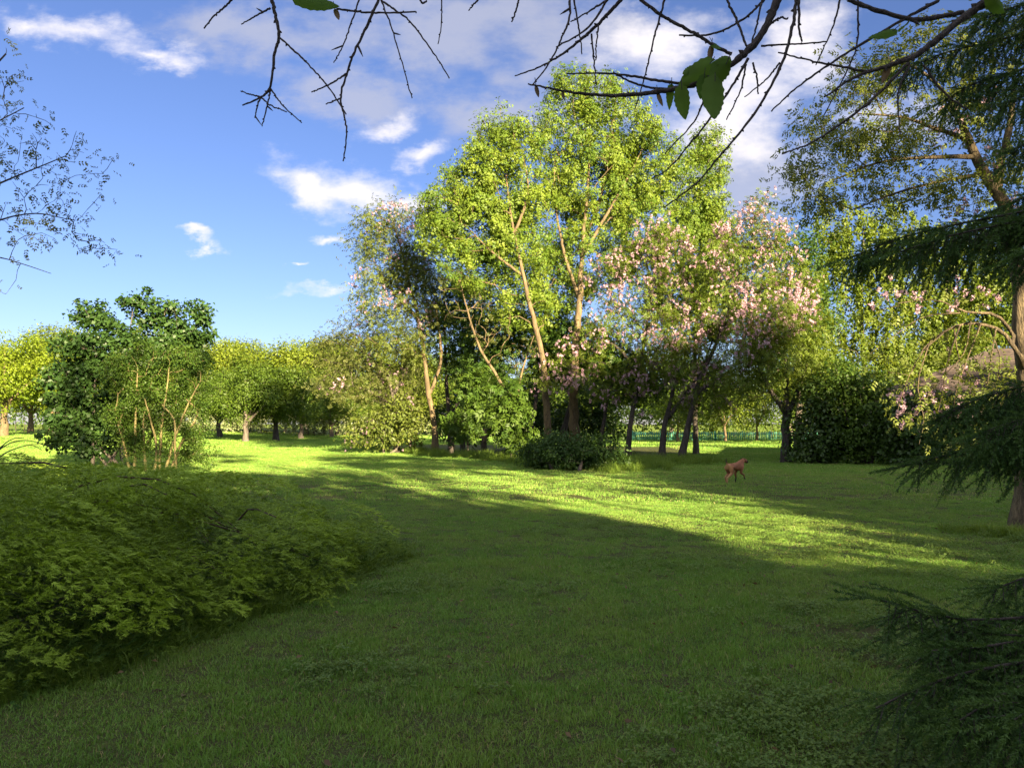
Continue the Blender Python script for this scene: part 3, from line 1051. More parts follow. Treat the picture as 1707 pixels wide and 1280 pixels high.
# the pale bank of hedge beyond the orchard
def hedge_mass(name, label, cat, pts, h, w, seed, n, leaf, size, tpl=LEAF, rag=.25, group=None, stems=0):
    """a leafy hedge along a line on the ground, thick and uneven"""
    r = np.random.default_rng(seed)
    pts = np.asarray(pts, float)
    seg = np.linalg.norm(np.diff(pts, axis=0), axis=1); L = seg.sum()
    root = thing(name, label, cat, (*pts[0], float(gz(*pts[0]))), group=group)
    b = np.array(root.location)
    s = r.random(n) * L
    cum = np.concatenate([[0], np.cumsum(seg)])
    x = np.interp(s, cum, pts[:, 0]); y = np.interp(s, cum, pts[:, 1])
    d = unit(np.diff(pts, axis=0).mean(0)); nrm2 = np.array([-d[1], d[0]])
    th = r.random(n) * np.pi
    top = h * (1 - rag + 2 * rag * fbm(s * .7, s * 0 + seed, seed))
    rad = .6 + .4 * r.random(n) ** .5
    off = np.cos(th) * w * .5 * rad
    z = np.sin(th) ** .6 * top * rad
    pos = np.stack([x + nrm2[0] * off, y + nrm2[1] * off, z + gz(x, y) + .02], 1)
    out = np.stack([nrm2[0] * np.cos(th), nrm2[1] * np.cos(th), np.sin(th)], 1)
    v, f, q = stamp(tpl, pos, out + r.normal(size=pos.shape) * .8 + [0, 0, -.2], out * .7 + r.normal(size=pos.shape) * .7 + [0, 0, .3], size * r.uniform(.6, 1.4, n), r.random(n))
    obj('foliage', mesh_from('foliage', v - b, f, leaf, q), root)
    tb = Tubes()
    for k in range(int(L / 1.2) + 2):
        ss = r.random() * L
        p = np.array([np.interp(ss, cum, pts[:, 0]), np.interp(ss, cum, pts[:, 1]), 0])
        p[2] = gz(p[0], p[1]) - .05
        e = p + [r.normal() * .3, r.normal() * .2, h * .7]
        tb.add(resample([p, (p + e) / 2 + r.normal(size=3) * .1, e], 6), np.linspace(.05, .015, 6), 5)
    obj('stem', tb.mesh('stem', B_dark, b), root)['kind'] = 'stuff'
    return root


hedge_mass('hedge', 'pale green sunlit hedge beyond the orchard trunks', 'hedge', [(-50, 97), (-22, 96), (2, 98)], 2.7, 3.0, 61, 14000, M_hedgepale, .34)
hedge_mass('hedge', 'dark hedge behind the sunlit maples at the left edge', 'hedge', [(-100, 92), (-72, 90), (-52, 94)], 4.2, 3.0, 63, 9000, M_lilac, .4)
hedge_mass('hedge', 'dark green hedge under the far wood behind the green fence', 'hedge', [(4, 86), (24, 82), (60, 84)], 3.2, 3.0, 62, 12000, M_orch, .34)

# the orchard
ORCH = 'orchard trees beyond the lawn on the left'
oa = free_tree('orchard_tree', 'orchard tree with low forked tan trunk, nearest the round shrub', 'tree', on(*G(409, 737)[:2]), 6.6, 7.6, 111, trunk_h=.22, leaf=M_orch, bark=B_grey, clumps=130, per=110, size=.22, crad=(.75, .75, .6), group=ORCH, r0=.24, low=.06)
ob = free_tree('orchard_tree', 'orchard tree on thick dark straight trunk, second from the round shrub', 'tree', on(*G(460, 736)[:2]), 6.8, 7.4, 112, trunk_h=.22, leaf=M_orch, bark=B_dark, clumps=130, per=110, size=.22, crad=(.75, .75, .6), group=ORCH, r0=.26, low=.06)
for (px, py, src, sc, lab) in [
        (366, 733, ob, .95, 'orchard tree half hidden by the right edge of the round shrub'),
        (502, 731, oa, 1.02, 'orchard tree with slim dark trunk, third from the round shrub'),
        (552, 730, oa, .95, 'orchard tree with V-shaped trunk, beside the sprawling locust of the grove'),
        (437, 726, ob, 1.0, 'small orchard tree of the second row, seen between the two front trunks'),
        (476, 725, oa, 1.05, 'orchard tree of the second row, just right of the thick dark trunk'),
        (388, 724, oa, 1.0, 'orchard tree of the back row, left of the forked tan trunk'),
        (525, 724, ob, 1.1, 'orchard tree of the back row, in the gap by the pale hedge'),
        (420, 722, ob, 1.1, 'orchard tree far back in the row, above the gap left of the forked trunk'),
        (340, 724, oa, 1.1, 'orchard tree of the back row, showing past the round shrub'),
        (590, 727, ob, 1.0, 'orchard tree of the back row, behind the sprawling locust')]:
    g = G(px, py)
    copy_tree(src, lab, on(g[0], g[1]), r.random() * 6.28, (sc * r.uniform(.9, 1.15), sc, sc * r.uniform(.84, 1.12)), ORCH)

# maples at the left edge
ma = free_tree('maple_tree', 'sunlit yellow-green maple with stout trunk at the left edge', 'tree', on(*(P(6, 722, 60)[:2])), 8.8, 8.0, 121, trunk_h=.24, leaf=M_maple, bark=B_tan, clumps=150, per=70, size=.24, crad=(.8, .8, .6), group='maples at the left edge', r0=.3)
copy_tree(ma, 'second sunlit maple, half behind the big-leaved shrub on the left', on(*(P(84, 724, 66)[:2])), 2.1, (.95, .95, .98), 'maples at the left edge')
copy_tree(ma, 'farther maple showing its trunk between the left maple and the shrub', on(*(P(52, 725, 74)[:2])), 4.0, (.9, .9, .9), 'maples at the left edge')

# young trees by the fence
YT = 'young trees in front of the green fence'
ya = free_tree('young_tree', 'young tree with pale slim trunk before the fence, beside the dark grove trunks', 'tree', on(*(P(1209, 736, 66)[:2])), 4.6, 4.2, 131, trunk_h=.3, leaf=M_birch, bark=B_tan, clumps=70, per=50, size=.2, crad=(.6, .6, .5), group=YT, r0=.12)
copy_tree(ya, 'young tree with pale slim trunk before the fence, left of the forked blossom tree', on(*(P(1262, 736, 66)[:2])), 1.4, (1, 1, 1.05), YT)
copy_tree(ya, 'young tree before the fence at its hidden left end', on(*(P(1130, 736, 68)[:2])), 3.0, (1.1, 1.1, 1.0), YT)

# ------------------------------------------------------------------ the grove
GR = 'tall ash trees of the grove'
Y = 38.0
make_tree('ash_tree', 'tallest ash of the grove, bright green crown over an orange-lit trunk', 'tree', P(958, 764, Y) * [1, 1, 0],
          [tpx([(958, 764), (956, 690, 37.4), (957, 620, 36.4), (963, 540, 36.0), (968, 470, 36.3), (972, 400, 36.7), (980, 310, 37.4), (985, 220, 38)], Y, .28, .04),
           tpx([(970, 430, 36.5), (1010, 360, 36.7), (1050, 290, 37.2), (1075, 240, 37.8)], Y, .10, .025),
           tpx([(966, 500, 36.2), (940, 420, 36.6), (925, 330, 37.2), (925, 260, 37.6)], Y, .10, .025),
           tpx([(974, 400), (1000, 330), (1020, 240), (1025, 180)], Y, .12, .03)],
          [lobe_px(955, 150, 42, 42, Y), lobe_px(1000, 165, 40, 45, Y), lobe_px(1035, 215, 68, 65, Y), lobe_px(935, 240, 62, 70, Y), lobe_px(1075, 280, 75, 70, Y),
           lobe_px(985, 300, 90, 75, Y), lobe_px(915, 355, 70, 65, Y), lobe_px(1070, 375, 80, 60, Y), lobe_px(1000, 430, 95, 60, Y), lobe_px(920, 470, 70, 55, Y)],
          201, clumps=640, per=52, crad=(.42, .42, .36), size=.235, shell=.5, tpl=COMP5T, cn=.9, leaf=M_ash, bark=B_tan, group=GR, twig_r=.011, upn=.35, outn=.4, rn=.5)
Y = 36.5
make_tree('ash_tree', 'left ash of the grove with two leaning tan trunks under its broad crown', 'tree', P(915, 768, Y) * [1, 1, 0],
          [tpx([(915, 768), (912, 690, 36), (905, 600, 35.2), (886, 520, 34.9), (868, 440, 35.0), (852, 360, 35.4), (842, 280, 36.2)], Y, .20, .03),
           tpx([(872, 460, 35.0), (820, 420, 35.2), (780, 380, 35.8)], Y, .08, .025), tpx([(858, 390, 35.2), (880, 320, 35.8), (870, 250, 36.4)], Y, .08, .025)],
          [lobe_px(835, 205, 38, 38, Y), lobe_px(870, 240, 40, 42, Y), lobe_px(820, 265, 52, 50, Y), lobe_px(785, 310, 50, 48, Y), lobe_px(850, 320, 70, 60, Y), lobe_px(745, 345, 48, 40, Y),
           lobe_px(800, 385, 75, 50, Y), lobe_px(735, 395, 38, 35, Y), lobe_px(860, 420, 65, 55, Y), lobe_px(790, 455, 60, 40, Y), lobe_px(880, 510, 60, 45, Y)],
          202, clumps=520, per=50, crad=(.42, .42, .36), size=.235, shell=.5, tpl=COMP5T, cn=.9, leaf=M_ash, bark=B_tan, group=GR, twig_r=.011, upn=.35, outn=.4, rn=.5)
Y = 40.0
make_tree('ash_tree', 'right ash of the grove rising behind the pink blossom', 'tree', P(1160, 758, Y) * [1, 1, 0],
          [tpx([(1160, 758), (1158, 660), (1160, 560), (1165, 450), (1175, 340), (1182, 250)], Y, .15, .04),
           tpx([(1162, 520), (1130, 440), (1120, 380)], Y, .1, .03)],
          [lobe_px(1182, 240, 26, 34, Y), lobe_px(1175, 285, 36, 40, Y), lobe_px(1160, 340, 48, 45, Y), lobe_px(1190, 380, 35, 45, Y), lobe_px(1140, 410, 60, 50, Y), lobe_px(1200, 440, 40, 45, Y),
           lobe_px(1130, 490, 70, 45, Y), lobe_px(1190, 520, 50, 45, Y)],
          203, clumps=370, per=50, crad=(.42, .42, .36), size=.235, shell=.5, tpl=COMP5T, cn=.9, leaf=M_ash, bark=B_grey, group=GR, twig_r=.011, upn=.35, outn=.4, rn=.5)

# dark understory trees inside the grove
US = 'slim dark-trunked trees inside the grove'
def understory(base_px, label, lobes, seed, Y, lean=0, clumps=110, leaf=M_ash_dark, r0=.14, two=False):
    bx, by = base_px
    top = (lobes[0][0], lobes[0][1])
    tr = [tpx([(bx, by), (bx + lean * .4, by - 60), (bx * .5 + top[0] * .5 + lean, by * .5 + top[1] * .5), top], Y, r0, .04)]
    if two:
        tr.append(tpx([(bx + lean * .4, by - 55), (bx + 28, by - 105), (bx + 45, by - 160)], Y, r0 * .7, .04))
    return make_tree('understory_tree', label, 'tree', P(bx, by, Y) * [1, 1, 0], tr, [lobe_px(*l, Y) for l in lobes], seed, clumps=clumps, per=15,
                     crad=(.6, .6, .5), size=.36, tpl=COMP, leaf=leaf, bark=B_dark, group=US, twig_r=.010)
understory((752, 748), 'slim dark tree with leaning double trunk, right of the tan-trunked locust', [(740, 470, 50, 50), (760, 540, 60, 45), (740, 595, 45, 30)], 211, 42, -6, two=True)
understory((771, 744), 'slim dark tree forking near the ground, second right of the tan-trunked locust', [(790, 500, 55, 45), (800, 560, 60, 45), (775, 630, 35, 22)], 212, 44, 6, two=True)
understory((806, 752), 'slim dark tree with straight trunk, left of the light green saplings', [(830, 560, 55, 40), (815, 610, 45, 30)], 213, 40, 0)
understory((884, 770), 'dark tree with thick shaded trunk behind the low dark bush', [(900, 560, 50, 40), (930, 610, 50, 30)], 214, 39.5, 2, r0=.22)
understory((935, 768), 'dark tree half buried in the low dark bush', [(960, 610, 55, 30), (940, 560, 45, 36)], 215, 40, 4, r0=.24)
understory((1000, 765), 'dark tree at the back of the grove, between dark bush and blossom trunks', [(1020, 600, 50, 40), (1060, 640, 40, 26)], 216, 37, 4)

# dark bushes at the back of the grove
for (px, py, Y, lob, sd, lab) in [
        (770, 752, 47, [(750, 705, 34, 28), (790, 700, 36, 32), (770, 672, 30, 24)], 217, 'dark bush behind the slim double trunk at the back of the grove'),
        (880, 752, 46, [(850, 700, 40, 32), (905, 700, 42, 36), (880, 660, 40, 26)], 218, 'dark bush filling the back of the grove behind its tan trunks'),
        (985, 750, 46, [(960, 700, 40, 34), (1010, 705, 36, 28), (985, 660, 40, 26)], 219, 'dark bush at the back of the grove, left of the blossom trunks')]:
    make_tree('bush', lab, 'bush', P(px, py, Y) * [1, 1, 0], [tpx([(px, py), (px + 4, py - 40), lob[2][:2]], Y, .07, .02), tpx([(px - 12, py), (px - 18, py - 30), lob[0][:2]], Y, .05, .02)],
              [lobe_px(*l, Y) for l in lob], sd, clumps=90, per=46, crad=(.6, .6, .45), size=.24, leaf=M_ivy, bark=B_dark, group='dark bushes at the back of the grove')

# leafy saplings at the grove's edge
SAP = 'saplings at the sunny edge of the grove'
for (px, py, Y, lob, sd, lab) in [
        (852, 772, 32, [(850, 690, 26, 30), (825, 690, 22, 24), (860, 728, 24, 16), (842, 655, 20, 22)], 221, 'light green sapling with drooping feathered leaves at the grove edge'),
        (780, 756, 38, [(790, 660, 28, 32), (770, 700, 26, 26), (800, 640, 22, 22)], 222, 'fresh green sapling among the slim dark trunks')]:
    make_tree('sapling', lab, 'sapling', P(px, py, Y) * [1, 1, 0], [tpx([(px, py), (px, py - 40), lob[0][:2]], Y, .05, .015)], [lobe_px(*l, Y) for l in lob], sd, clumps=60, per=16,
              crad=(.4, .4, .3), size=.42, tpl=COMP, leaf=M_box, bark=B_grey, group=SAP, droop=.7)

# the bare leaning tree in the grove
Y = 36
make_tree('leaning_tree', 'half bare leaning tree with tan trunk and dry twigs inside the grove', 'tree', P(862, 768, Y) * [1, 1, 0],
          [tpx([(862, 768), (858, 690), (830, 630), (800, 580), (780, 520), (765, 460)], Y, .11, .03), tpx([(858, 690), (870, 620), (890, 560)], Y, .08, .02)],
          [lobe_px(765, 490, 45, 55, Y), lobe_px(810, 540, 50, 50, Y), lobe_px(870, 590, 40, 45, Y)], 231, clumps=110, per=4, crad=(.4, .4, .4), size=.22, tpl=COMP, leaf=M_olive, bark=B_tan, twig_r=.012)

# locusts, left
Y = 40.5
LOC = 'pink flowering locust trees of the grove'
make_tree('locust_tree', 'feathery locust with tan leaning trunk at the left end of the grove', 'tree', P(728, 758, Y) * [1, 1, 0],
          [tpx([(728, 758), (722, 700), (712, 640), (704, 570), (690, 500), (672, 430), (655, 370)], Y, .18, .03),
           tpx([(716, 660), (735, 600), (730, 540), (722, 480)], Y, .1, .03), tpx([(695, 530), (650, 480), (615, 420)], Y, .1, .02)],
          [lobe_px(650, 362, 42, 28, Y), lobe_px(690, 385, 38, 42, Y), lobe_px(612, 395, 34, 34, Y), lobe_px(640, 430, 55, 45, Y), lobe_px(690, 460, 48, 45, Y), lobe_px(640, 500, 55, 40, Y), lobe_px(700, 530, 45, 45, Y),
           lobe_px(660, 570, 60, 35, Y)],
          241, clumps=420, per=14, crad=(.6, .6, .5), size=.30, tpl=COMP9, leaf=M_locust, bark=B_tan, group=LOC, twig_r=.009, blossom=120, bsize=.17,
          blobes=[lobe_px(665, 365, 50, 30, Y), lobe_px(690, 420, 40, 50, Y), lobe_px(700, 530, 40, 40, Y), lobe_px(650, 470, 60, 50, Y)], along=.15)
Y = 42
make_tree('locust_tree', 'sprawling sparse olive locust drooping to the lawn beside the orchard', 'tree', P(662, 748, Y) * [1, 1, 0],
          [tpx([(662, 748), (660, 690), (650, 640), (620, 600), (580, 570)], Y, .16, .03), tpx([(655, 660), (680, 610), (690, 570)], Y, .1, .03), tpx([(658, 680), (610, 650), (560, 640)], Y, .1, .02)],
          [lobe_px(600, 545, 45, 32, Y), lobe_px(565, 590, 45, 35, Y), lobe_px(640, 590, 55, 40, Y), lobe_px(600, 640, 55, 35, Y), lobe_px(660, 650, 50, 40, Y), lobe_px(560, 640, 40, 26, Y), lobe_px(690, 610, 40, 40, Y)],
          242, clumps=340, per=10, crad=(.6, .6, .45), size=.30, tpl=COMP9, leaf=M_olive, bark=B_grey, group=LOC, twig_r=.009, blossom=25, bsize=.2, along=.2, droop=.6)
make_tree('bush', 'low bush with pinkish sunlit leaf tips at the left foot of the grove', 'bush', P(640, 750, 41) * [1, 1, 0],
          [tpx([(640, 750), (635, 725), (620, 705)], 41, .06, .02), tpx([(660, 750), (670, 720), (685, 700)], 41, .06, .02)],
          [lobe_px(600, 722, 28, 22, 41), lobe_px(640, 712, 45, 30, 41), lobe_px(690, 715, 30, 28, 41), lobe_px(670, 690, 40, 25, 41)], 243, clumps=110, per=40, crad=(.5, .5, .35), size=.2, tpl=LEAF, leaf=M_locust, bark=B_grey, blossom=12, bsize=.15)

# pink locusts, right
def pink(label, trunks, lobes, seed, Y, clumps, blossom, base, per=13, leaf=M_locust_pale, bl=None):
    return make_tree('locust_tree', label, 'tree', P(*base, Y) * [1, 1, 0], [tpx(t, Y, a, b) for t, a, b in trunks], [lobe_px(*l, Y) for l in lobes], seed, clumps=clumps, per=per, crad=(.55, .55, .45),
                     size=.30, tpl=COMP9, leaf=leaf, bark=B_dark, group=LOC, twig_r=.010, blossom=int(blossom * .62), bsize=.17, blobes=[lobe_px(*l, Y) for l in bl] if bl else None, along=.1)
pink('locust loaded with pink blossom in the middle of the grove, on a dark leaning trunk', [([(1048, 760), (1052, 700), (1066, 630), (1075, 560), (1090, 470), (1100, 410)], .14, .035), ([(1066, 630), (1030, 580), (985, 560)], .1, .03),
     ([(1078, 550), (1120, 490), (1135, 450)], .1, .03)],
     [(1100, 400, 50, 34), (1060, 440, 55, 42), (1010, 460, 42, 42), (1130, 440, 40, 50), (1080, 500, 75, 45), (1000, 540, 50, 45), (1100, 560, 60, 40), (960, 600, 60, 35), (930, 640, 35, 28), (1030, 640, 50, 30), (1070, 620, 40, 30)],
     251, 35.5, 330, 520, (1048, 760))
pink('flowering locust on a thick dark forked trunk, between its two blossom-laden neighbours', [([(1103, 764), (1108, 710), (1120, 660), (1128, 600), (1135, 540)], .16, .04), ([(1112, 700), (1140, 660), (1168, 620), (1190, 560)], .12, .035)],
     [(1150, 540, 55, 45), (1185, 580, 50, 45), (1120, 590, 55, 45), (1150, 630, 60, 30), (1210, 620, 40, 30), (1110, 655, 45, 26), (1180, 665, 45, 24)], 252, 35, 220, 230, (1103, 764))
pink('flowering locust with dark slanting trunk nearest the dog', [([(1134, 770), (1146, 715), (1160, 650), (1190, 580), (1220, 500), (1245, 420)], .17, .035), ([(1160, 660), (1185, 640), (1215, 640)], .1, .03), ([(1200, 550), (1270, 480), (1300, 420)], .1, .03)],
     [(1262, 345, 22, 24), (1230, 395, 45, 38), (1280, 395, 40, 40), (1245, 450, 60, 45), (1300, 450, 45, 50), (1215, 510, 55, 45), (1270, 520, 60, 45), (1330, 480, 28, 40), (1180, 460, 35, 40)], 253, 34.5, 330, 480, (1134, 770))
pink('spreading locust with short black trunk right of the dog, yellow-green on its sunny side', [([(1310, 772), (1311, 720), (1312, 690)], .19, .17), ([(1312, 692), (1285, 650), (1265, 610), (1260, 560)], .14, .03), ([(1312, 692), (1335, 640), (1350, 590)], .14, .03), ([(1312, 690), (1310, 620), (1305, 550)], .14, .03)],
     [(1290, 540, 55, 40), (1340, 545, 45, 42), (1265, 590, 45, 40), (1310, 600, 60, 40), (1365, 600, 40, 40), (1250, 640, 35, 28), (1345, 650, 40, 25)], 254, 32.5, 300, 210, (1310, 772),
     bl=[(1290, 520, 60, 35), (1330, 510, 40, 30), (1260, 570, 40, 40)])

# low dark bush in front of the grove
g = G(965, 786)
make_tree('bush', 'low dense dark green bush at the front of the grove', 'bush', g,
          [(np.array([g, g + [.2, .8, .4], g + [.4, 1.2, .9]]), (.06, .02)), (np.array([g + [-.8, 1, 0], g + [-1, 1.2, .4], g + [-1.1, 1.4, .9]]), (.06, .02))],
          [(g + [-.1, 1.2, .55], np.array([1.3, 1.0, .75])), (g + [-.9, 1.8, .6], np.array([1.0, 1.0, .8])), (g + [.9, 1.4, .45], np.array([.9, .9, .6]))], 261, clumps=200, per=60, crad=(.32, .32, .26), size=.11, leaf=M_ivy, bark=B_dark)

# ------------------------------------------------------------------ right background
Y = 50
def weep(label, base, lobes, seed, Y, clumps, per, leaf, bark, top):
    """birch-like tree: foliage hangs in strands"""
    b = P(*base, Y) * [1, 1, 0]
    root = make_tree('birch_tree', label, 'tree', b, [tpx([base, (base[0], base[1] - 120), (base[0] - 4, base[1] - 250), top], Y, .26, .04)], [lobe_px(*l, Y) for l in lobes], seed,
                     clumps=clumps, per=2, crad=(.4, .4, .4), size=.12, leaf=leaf, bark=bark, twig_r=.009, group='trees behind the house and the lilac bushes')
    r = np.random.default_rng(seed + 1)
    cen = in_lobes([lobe_px(*l, Y) for l in lobes], clumps * 3, r, .45)
    n = len(cen)
    L = r.uniform(.6, 2.0, n)
    t = r.random((n, per))
    pos = np.repeat(cen[:, None], per, 1)
    pos[:, :, 2] -= t * L[:, None]
    pos += r.normal(size=pos.shape) * .10
    pos = pos.reshape(-1, 3); pos[:, 2] = np.maximum(pos[:, 2], .4)
    tone = np.repeat(r.random(n) * .5, per) + r.random(n * per) * .5
    v, f, q = stamp(LEAF_R, pos, np.array([0, 0, -1.0]) + r.normal(size=pos.shape) * .5, r.normal(size=pos.shape) + [0, -.4, .3], r.uniform(.13, .24, n * per), tone)
    obj('hanging_leaves', mesh_from('hanging_leaves', v - b, f, leaf, q), root)
    return root
weep('weeping birch with pale hanging strands behind the lilac bushes', (1440, 752), [(1480, 560, 45, 50), (1500, 620, 50, 36), (1420, 440, 50, 50), (1400, 360, 45, 40), (1365, 420, 35, 50), (1440, 400, 50, 55), (1490, 370, 45, 40), (1400, 500, 60, 60), (1470, 480, 60, 60), (1520, 440, 40, 60), (1440, 590, 70, 50), (1370, 560, 40, 50)], 301, 50, 190, 44, M_birch, B_grey, (1440, 380))
weep('second weeping birch behind the house roof, right of the first', (1580, 748), [(1530, 590, 50, 50), (1600, 620, 60, 30), (1560, 400, 50, 50), (1610, 450, 50, 60), (1540, 500, 50, 55), (1590, 560, 60, 50), (1660, 480, 50, 60), (1660, 570, 50, 45)], 302, 53, 190, 44, M_birch, B_grey, (1585, 400))
Y = 52
make_tree('broad_tree', 'full dark green tree filling the gap behind the second birch at the right edge', 'tree', P(1700, 745, Y) * [1, 1, 0], [tpx([(1700, 745), (1700, 600), (1690, 480)], Y, .3, .05)],
          [lobe_px(1690, 440, 60, 60, Y), lobe_px(1640, 520, 60, 60, Y), lobe_px(1720, 540, 60, 60, Y), lobe_px(1670, 380, 50, 45, Y)], 303, clumps=160, per=70, crad=(.7, .7, .6), size=.24, leaf=M_birch, group='trees behind the house and the lilac bushes')
Y = 44
make_tree('broad_tree', 'dark green tree standing between blossom locusts and birch', 'tree', P(1330, 755, Y) * [1, 1, 0], [tpx([(1330, 755), (1332, 640), (1335, 500)], Y, .24, .05)],
          [lobe_px(1335, 430, 40, 45, Y), lobe_px(1310, 500, 50, 50, Y), lobe_px(1360, 520, 45, 50, Y), lobe_px(1330, 600, 60, 45, Y), lobe_px(1395, 640, 60, 40, Y)], 304, clumps=170, per=60, crad=(.6, .6, .5), size=.2, leaf=M_ash_dark, group='trees behind the house and the lilac bushes')

LIL = 'lilac bushes before the house'
def lilac(label, px, py, Y, lob, seed, leaf=M_lilac, clumps=190, per=42):
    b = P(px, py, Y) * [1, 1, 0]
    r = np.random.default_rng(seed)
    tr = []
    for k in range(6):
        s = b + [r.normal() * .35, r.normal() * .3, 0]
        l = lobe_px(*lob[k % len(lob)], Y)[0]
        tr.append((np.array([s, s * .5 + l * .5 + r.normal(size=3) * .2, l]), (.05, .015)))
    return make_tree('lilac_bush', label, 'bush', b, tr, [lobe_px(*l, Y) for l in lob], seed, clumps=clumps, per=per, crad=(.42, .42, .34), size=.13, tpl=LEAF_R, leaf=leaf, bark=B_dark, group=LIL, trunk_name='stem')
lilac('dark lilac bush right behind the short black locust trunk', 1365, 776, 31.5, [(1355, 715, 38, 48), (1375, 670, 40, 40), (1395, 735, 36, 38), (1345, 750, 30, 22)], 311)
lilac('tall lilac bush with sunlit yellow-green top, second from the locust trunk', 1440, 778, 31, [(1430, 650, 55, 35), (1440, 700, 50, 50), (1410, 735, 40, 36), (1470, 740, 40, 34), (1395, 630, 40, 30)], 312, M_box)
lilac('broad dark lilac bush under the eave of the house', 1520, 778, 30, [(1500, 690, 45, 40), (1535, 715, 42, 45), (1500, 735, 42, 38), (1555, 740, 34, 32)], 313)
lilac('thin dark bush against the cream house wall', 1605, 776, 29.5, [(1590, 690, 34, 34), (1620, 700, 30, 34), (1585, 730, 26, 30)], 314, clumps=110, per=32)

# ------------------------------------------------------------------ the locust at the right edge
Y = 11.9
b = G(1702, 882)
tr = [tpx([(1702, 882), (1710, 780), (1709, 680), (1706, 580), (1700, 470), (1682, 370), (1655, 310)], Y, .155, .09),
      tpx([(1655, 310), (1630, 270), (1612, 230), (1600, 195)], Y, .085, .05), tpx([(1662, 325), (1668, 270), (1682, 215), (1690, 140)], Y, .075, .04),
      tpx([(1612, 232), (1560, 215), (1500, 195), (1430, 190)], Y, .045, .012), tpx([(1625, 262), (1560, 262), (1470, 270), (1390, 300)], Y, .045, .012),
      tpx([(1605, 205), (1570, 150), (1520, 110), (1460, 100)], Y, .04, .012), tpx([(1640, 290), (1580, 300), (1500, 320), (1420, 350)], Y, .035, .01),
      tpx([(1699, 592), (1670, 553), (1630, 540), (1590, 545), (1545, 575), (1520, 620)], 11.5, .034, .008), tpx([(1690, 560), (1660, 525), (1610, 520), (1560, 500), (1500, 505)], 11.6, .03, .007),
      tpx([(1600, 543), (1580, 600), (1570, 660), (1560, 700)], 11.4, .013, .004), tpx([(1635, 540), (1612, 600), (1592, 660), (1585, 740)], 11.4, .013, .004),
      tpx([(1660, 550), (1650, 610), (1640, 660), (1600, 690)], 11.4, .011, .004),
      tpx([(1572, 556), (1535, 590), (1510, 640), (1495, 690)], 11.3, .011, .003), tpx([(1618, 536), (1606, 590), (1560, 640), (1530, 690)], 11.4, .012, .003),
      tpx([(1590, 546), (1602, 610), (1632, 634), (1665, 640)], 11.5, .012, .003), tpx([(1650, 546), (1668, 600), (1660, 650), (1676, 690)], 11.6, .012, .003),
      tpx([(1548, 575), (1530, 640), (1540, 700), (1532, 740)], 11.2, .01, .003), tpx([(1600, 522), (1540, 528), (1490, 560), (1450, 590)], 11.5, .012, .003)]
lob = [lobe_px(1400, 190, 60, 45, Y, 1.0), lobe_px(1360, 265, 45, 42, Y, 1.0), lobe_px(1460, 250, 60, 45, Y, 1.0), lobe_px(1540, 210, 60, 50, Y, 1.0), lobe_px(1430, 120, 55, 35, Y, 1.0), lobe_px(1540, 100, 70, 50, Y, 1.0), lobe_px(1650, 70, 60, 55, Y, 1.0),
       lobe_px(1620, 170, 50, 50, Y, 1.0), lobe_px(1500, 310, 70, 32, Y, 1.0), lobe_px(1600, 310, 60, 34, Y, 1.0), lobe_px(1370, 330, 40, 28, Y, 1.0), lobe_px(1690, 250, 40, 60, Y, 1.0)]
hang = np.array([P(a, c, 11.4) for a, c in [(1500, 690), (1520, 690), (1535, 640), (1575, 680), (1590, 745), (1600, 700), (1615, 650), (1640, 690), (1640, 640), (1560, 560), (1520, 540), (1500, 510), (1460, 520), (1560, 490), (1600, 480),
                                       (1640, 500), (1530, 600), (1565, 640), (1545, 700), (1650, 600), (1620, 560), (1480, 560), (1512, 640), (1580, 720)]])
hang = np.vstack([hang, [P(a, c, 11.4) for a, c in [(1500, 600), (1480, 620), (1540, 620), (1560, 600), (1590, 590), (1610, 600), (1630, 610), (1585, 640), (1570, 610), (1650, 640), (1665, 620), (1675, 660), (1550, 660), (1520, 610), (1470, 590), (1600, 660), (1625, 660), (1640, 580)]]])
make_tree('locust_tree', 'tall thin-leaved pink locust with rough trunk at the right edge, branches hanging low', 'tree', b * [1, 1, 0], tr, lob, 321, clumps=290, per=9, crad=(.24, .24, .2), size=.17, tpl=COMP9, leaf=M_locust,
          bark=B_rough, twig_r=.0045, blossom=30, bsize=.11, extra=hang, along=.35, step=.25,
          blobes=[lobe_px(1600, 215, 60, 60, Y, .6), lobe_px(1640, 340, 60, 30, Y, .6), lobe_px(1500, 690, 22, 14, Y, .2), lobe_px(1570, 660, 60, 34, Y, .3), lobe_px(1590, 745, 10, 10, Y, .2), lobe_px(1560, 490, 100, 30, Y, .5)])

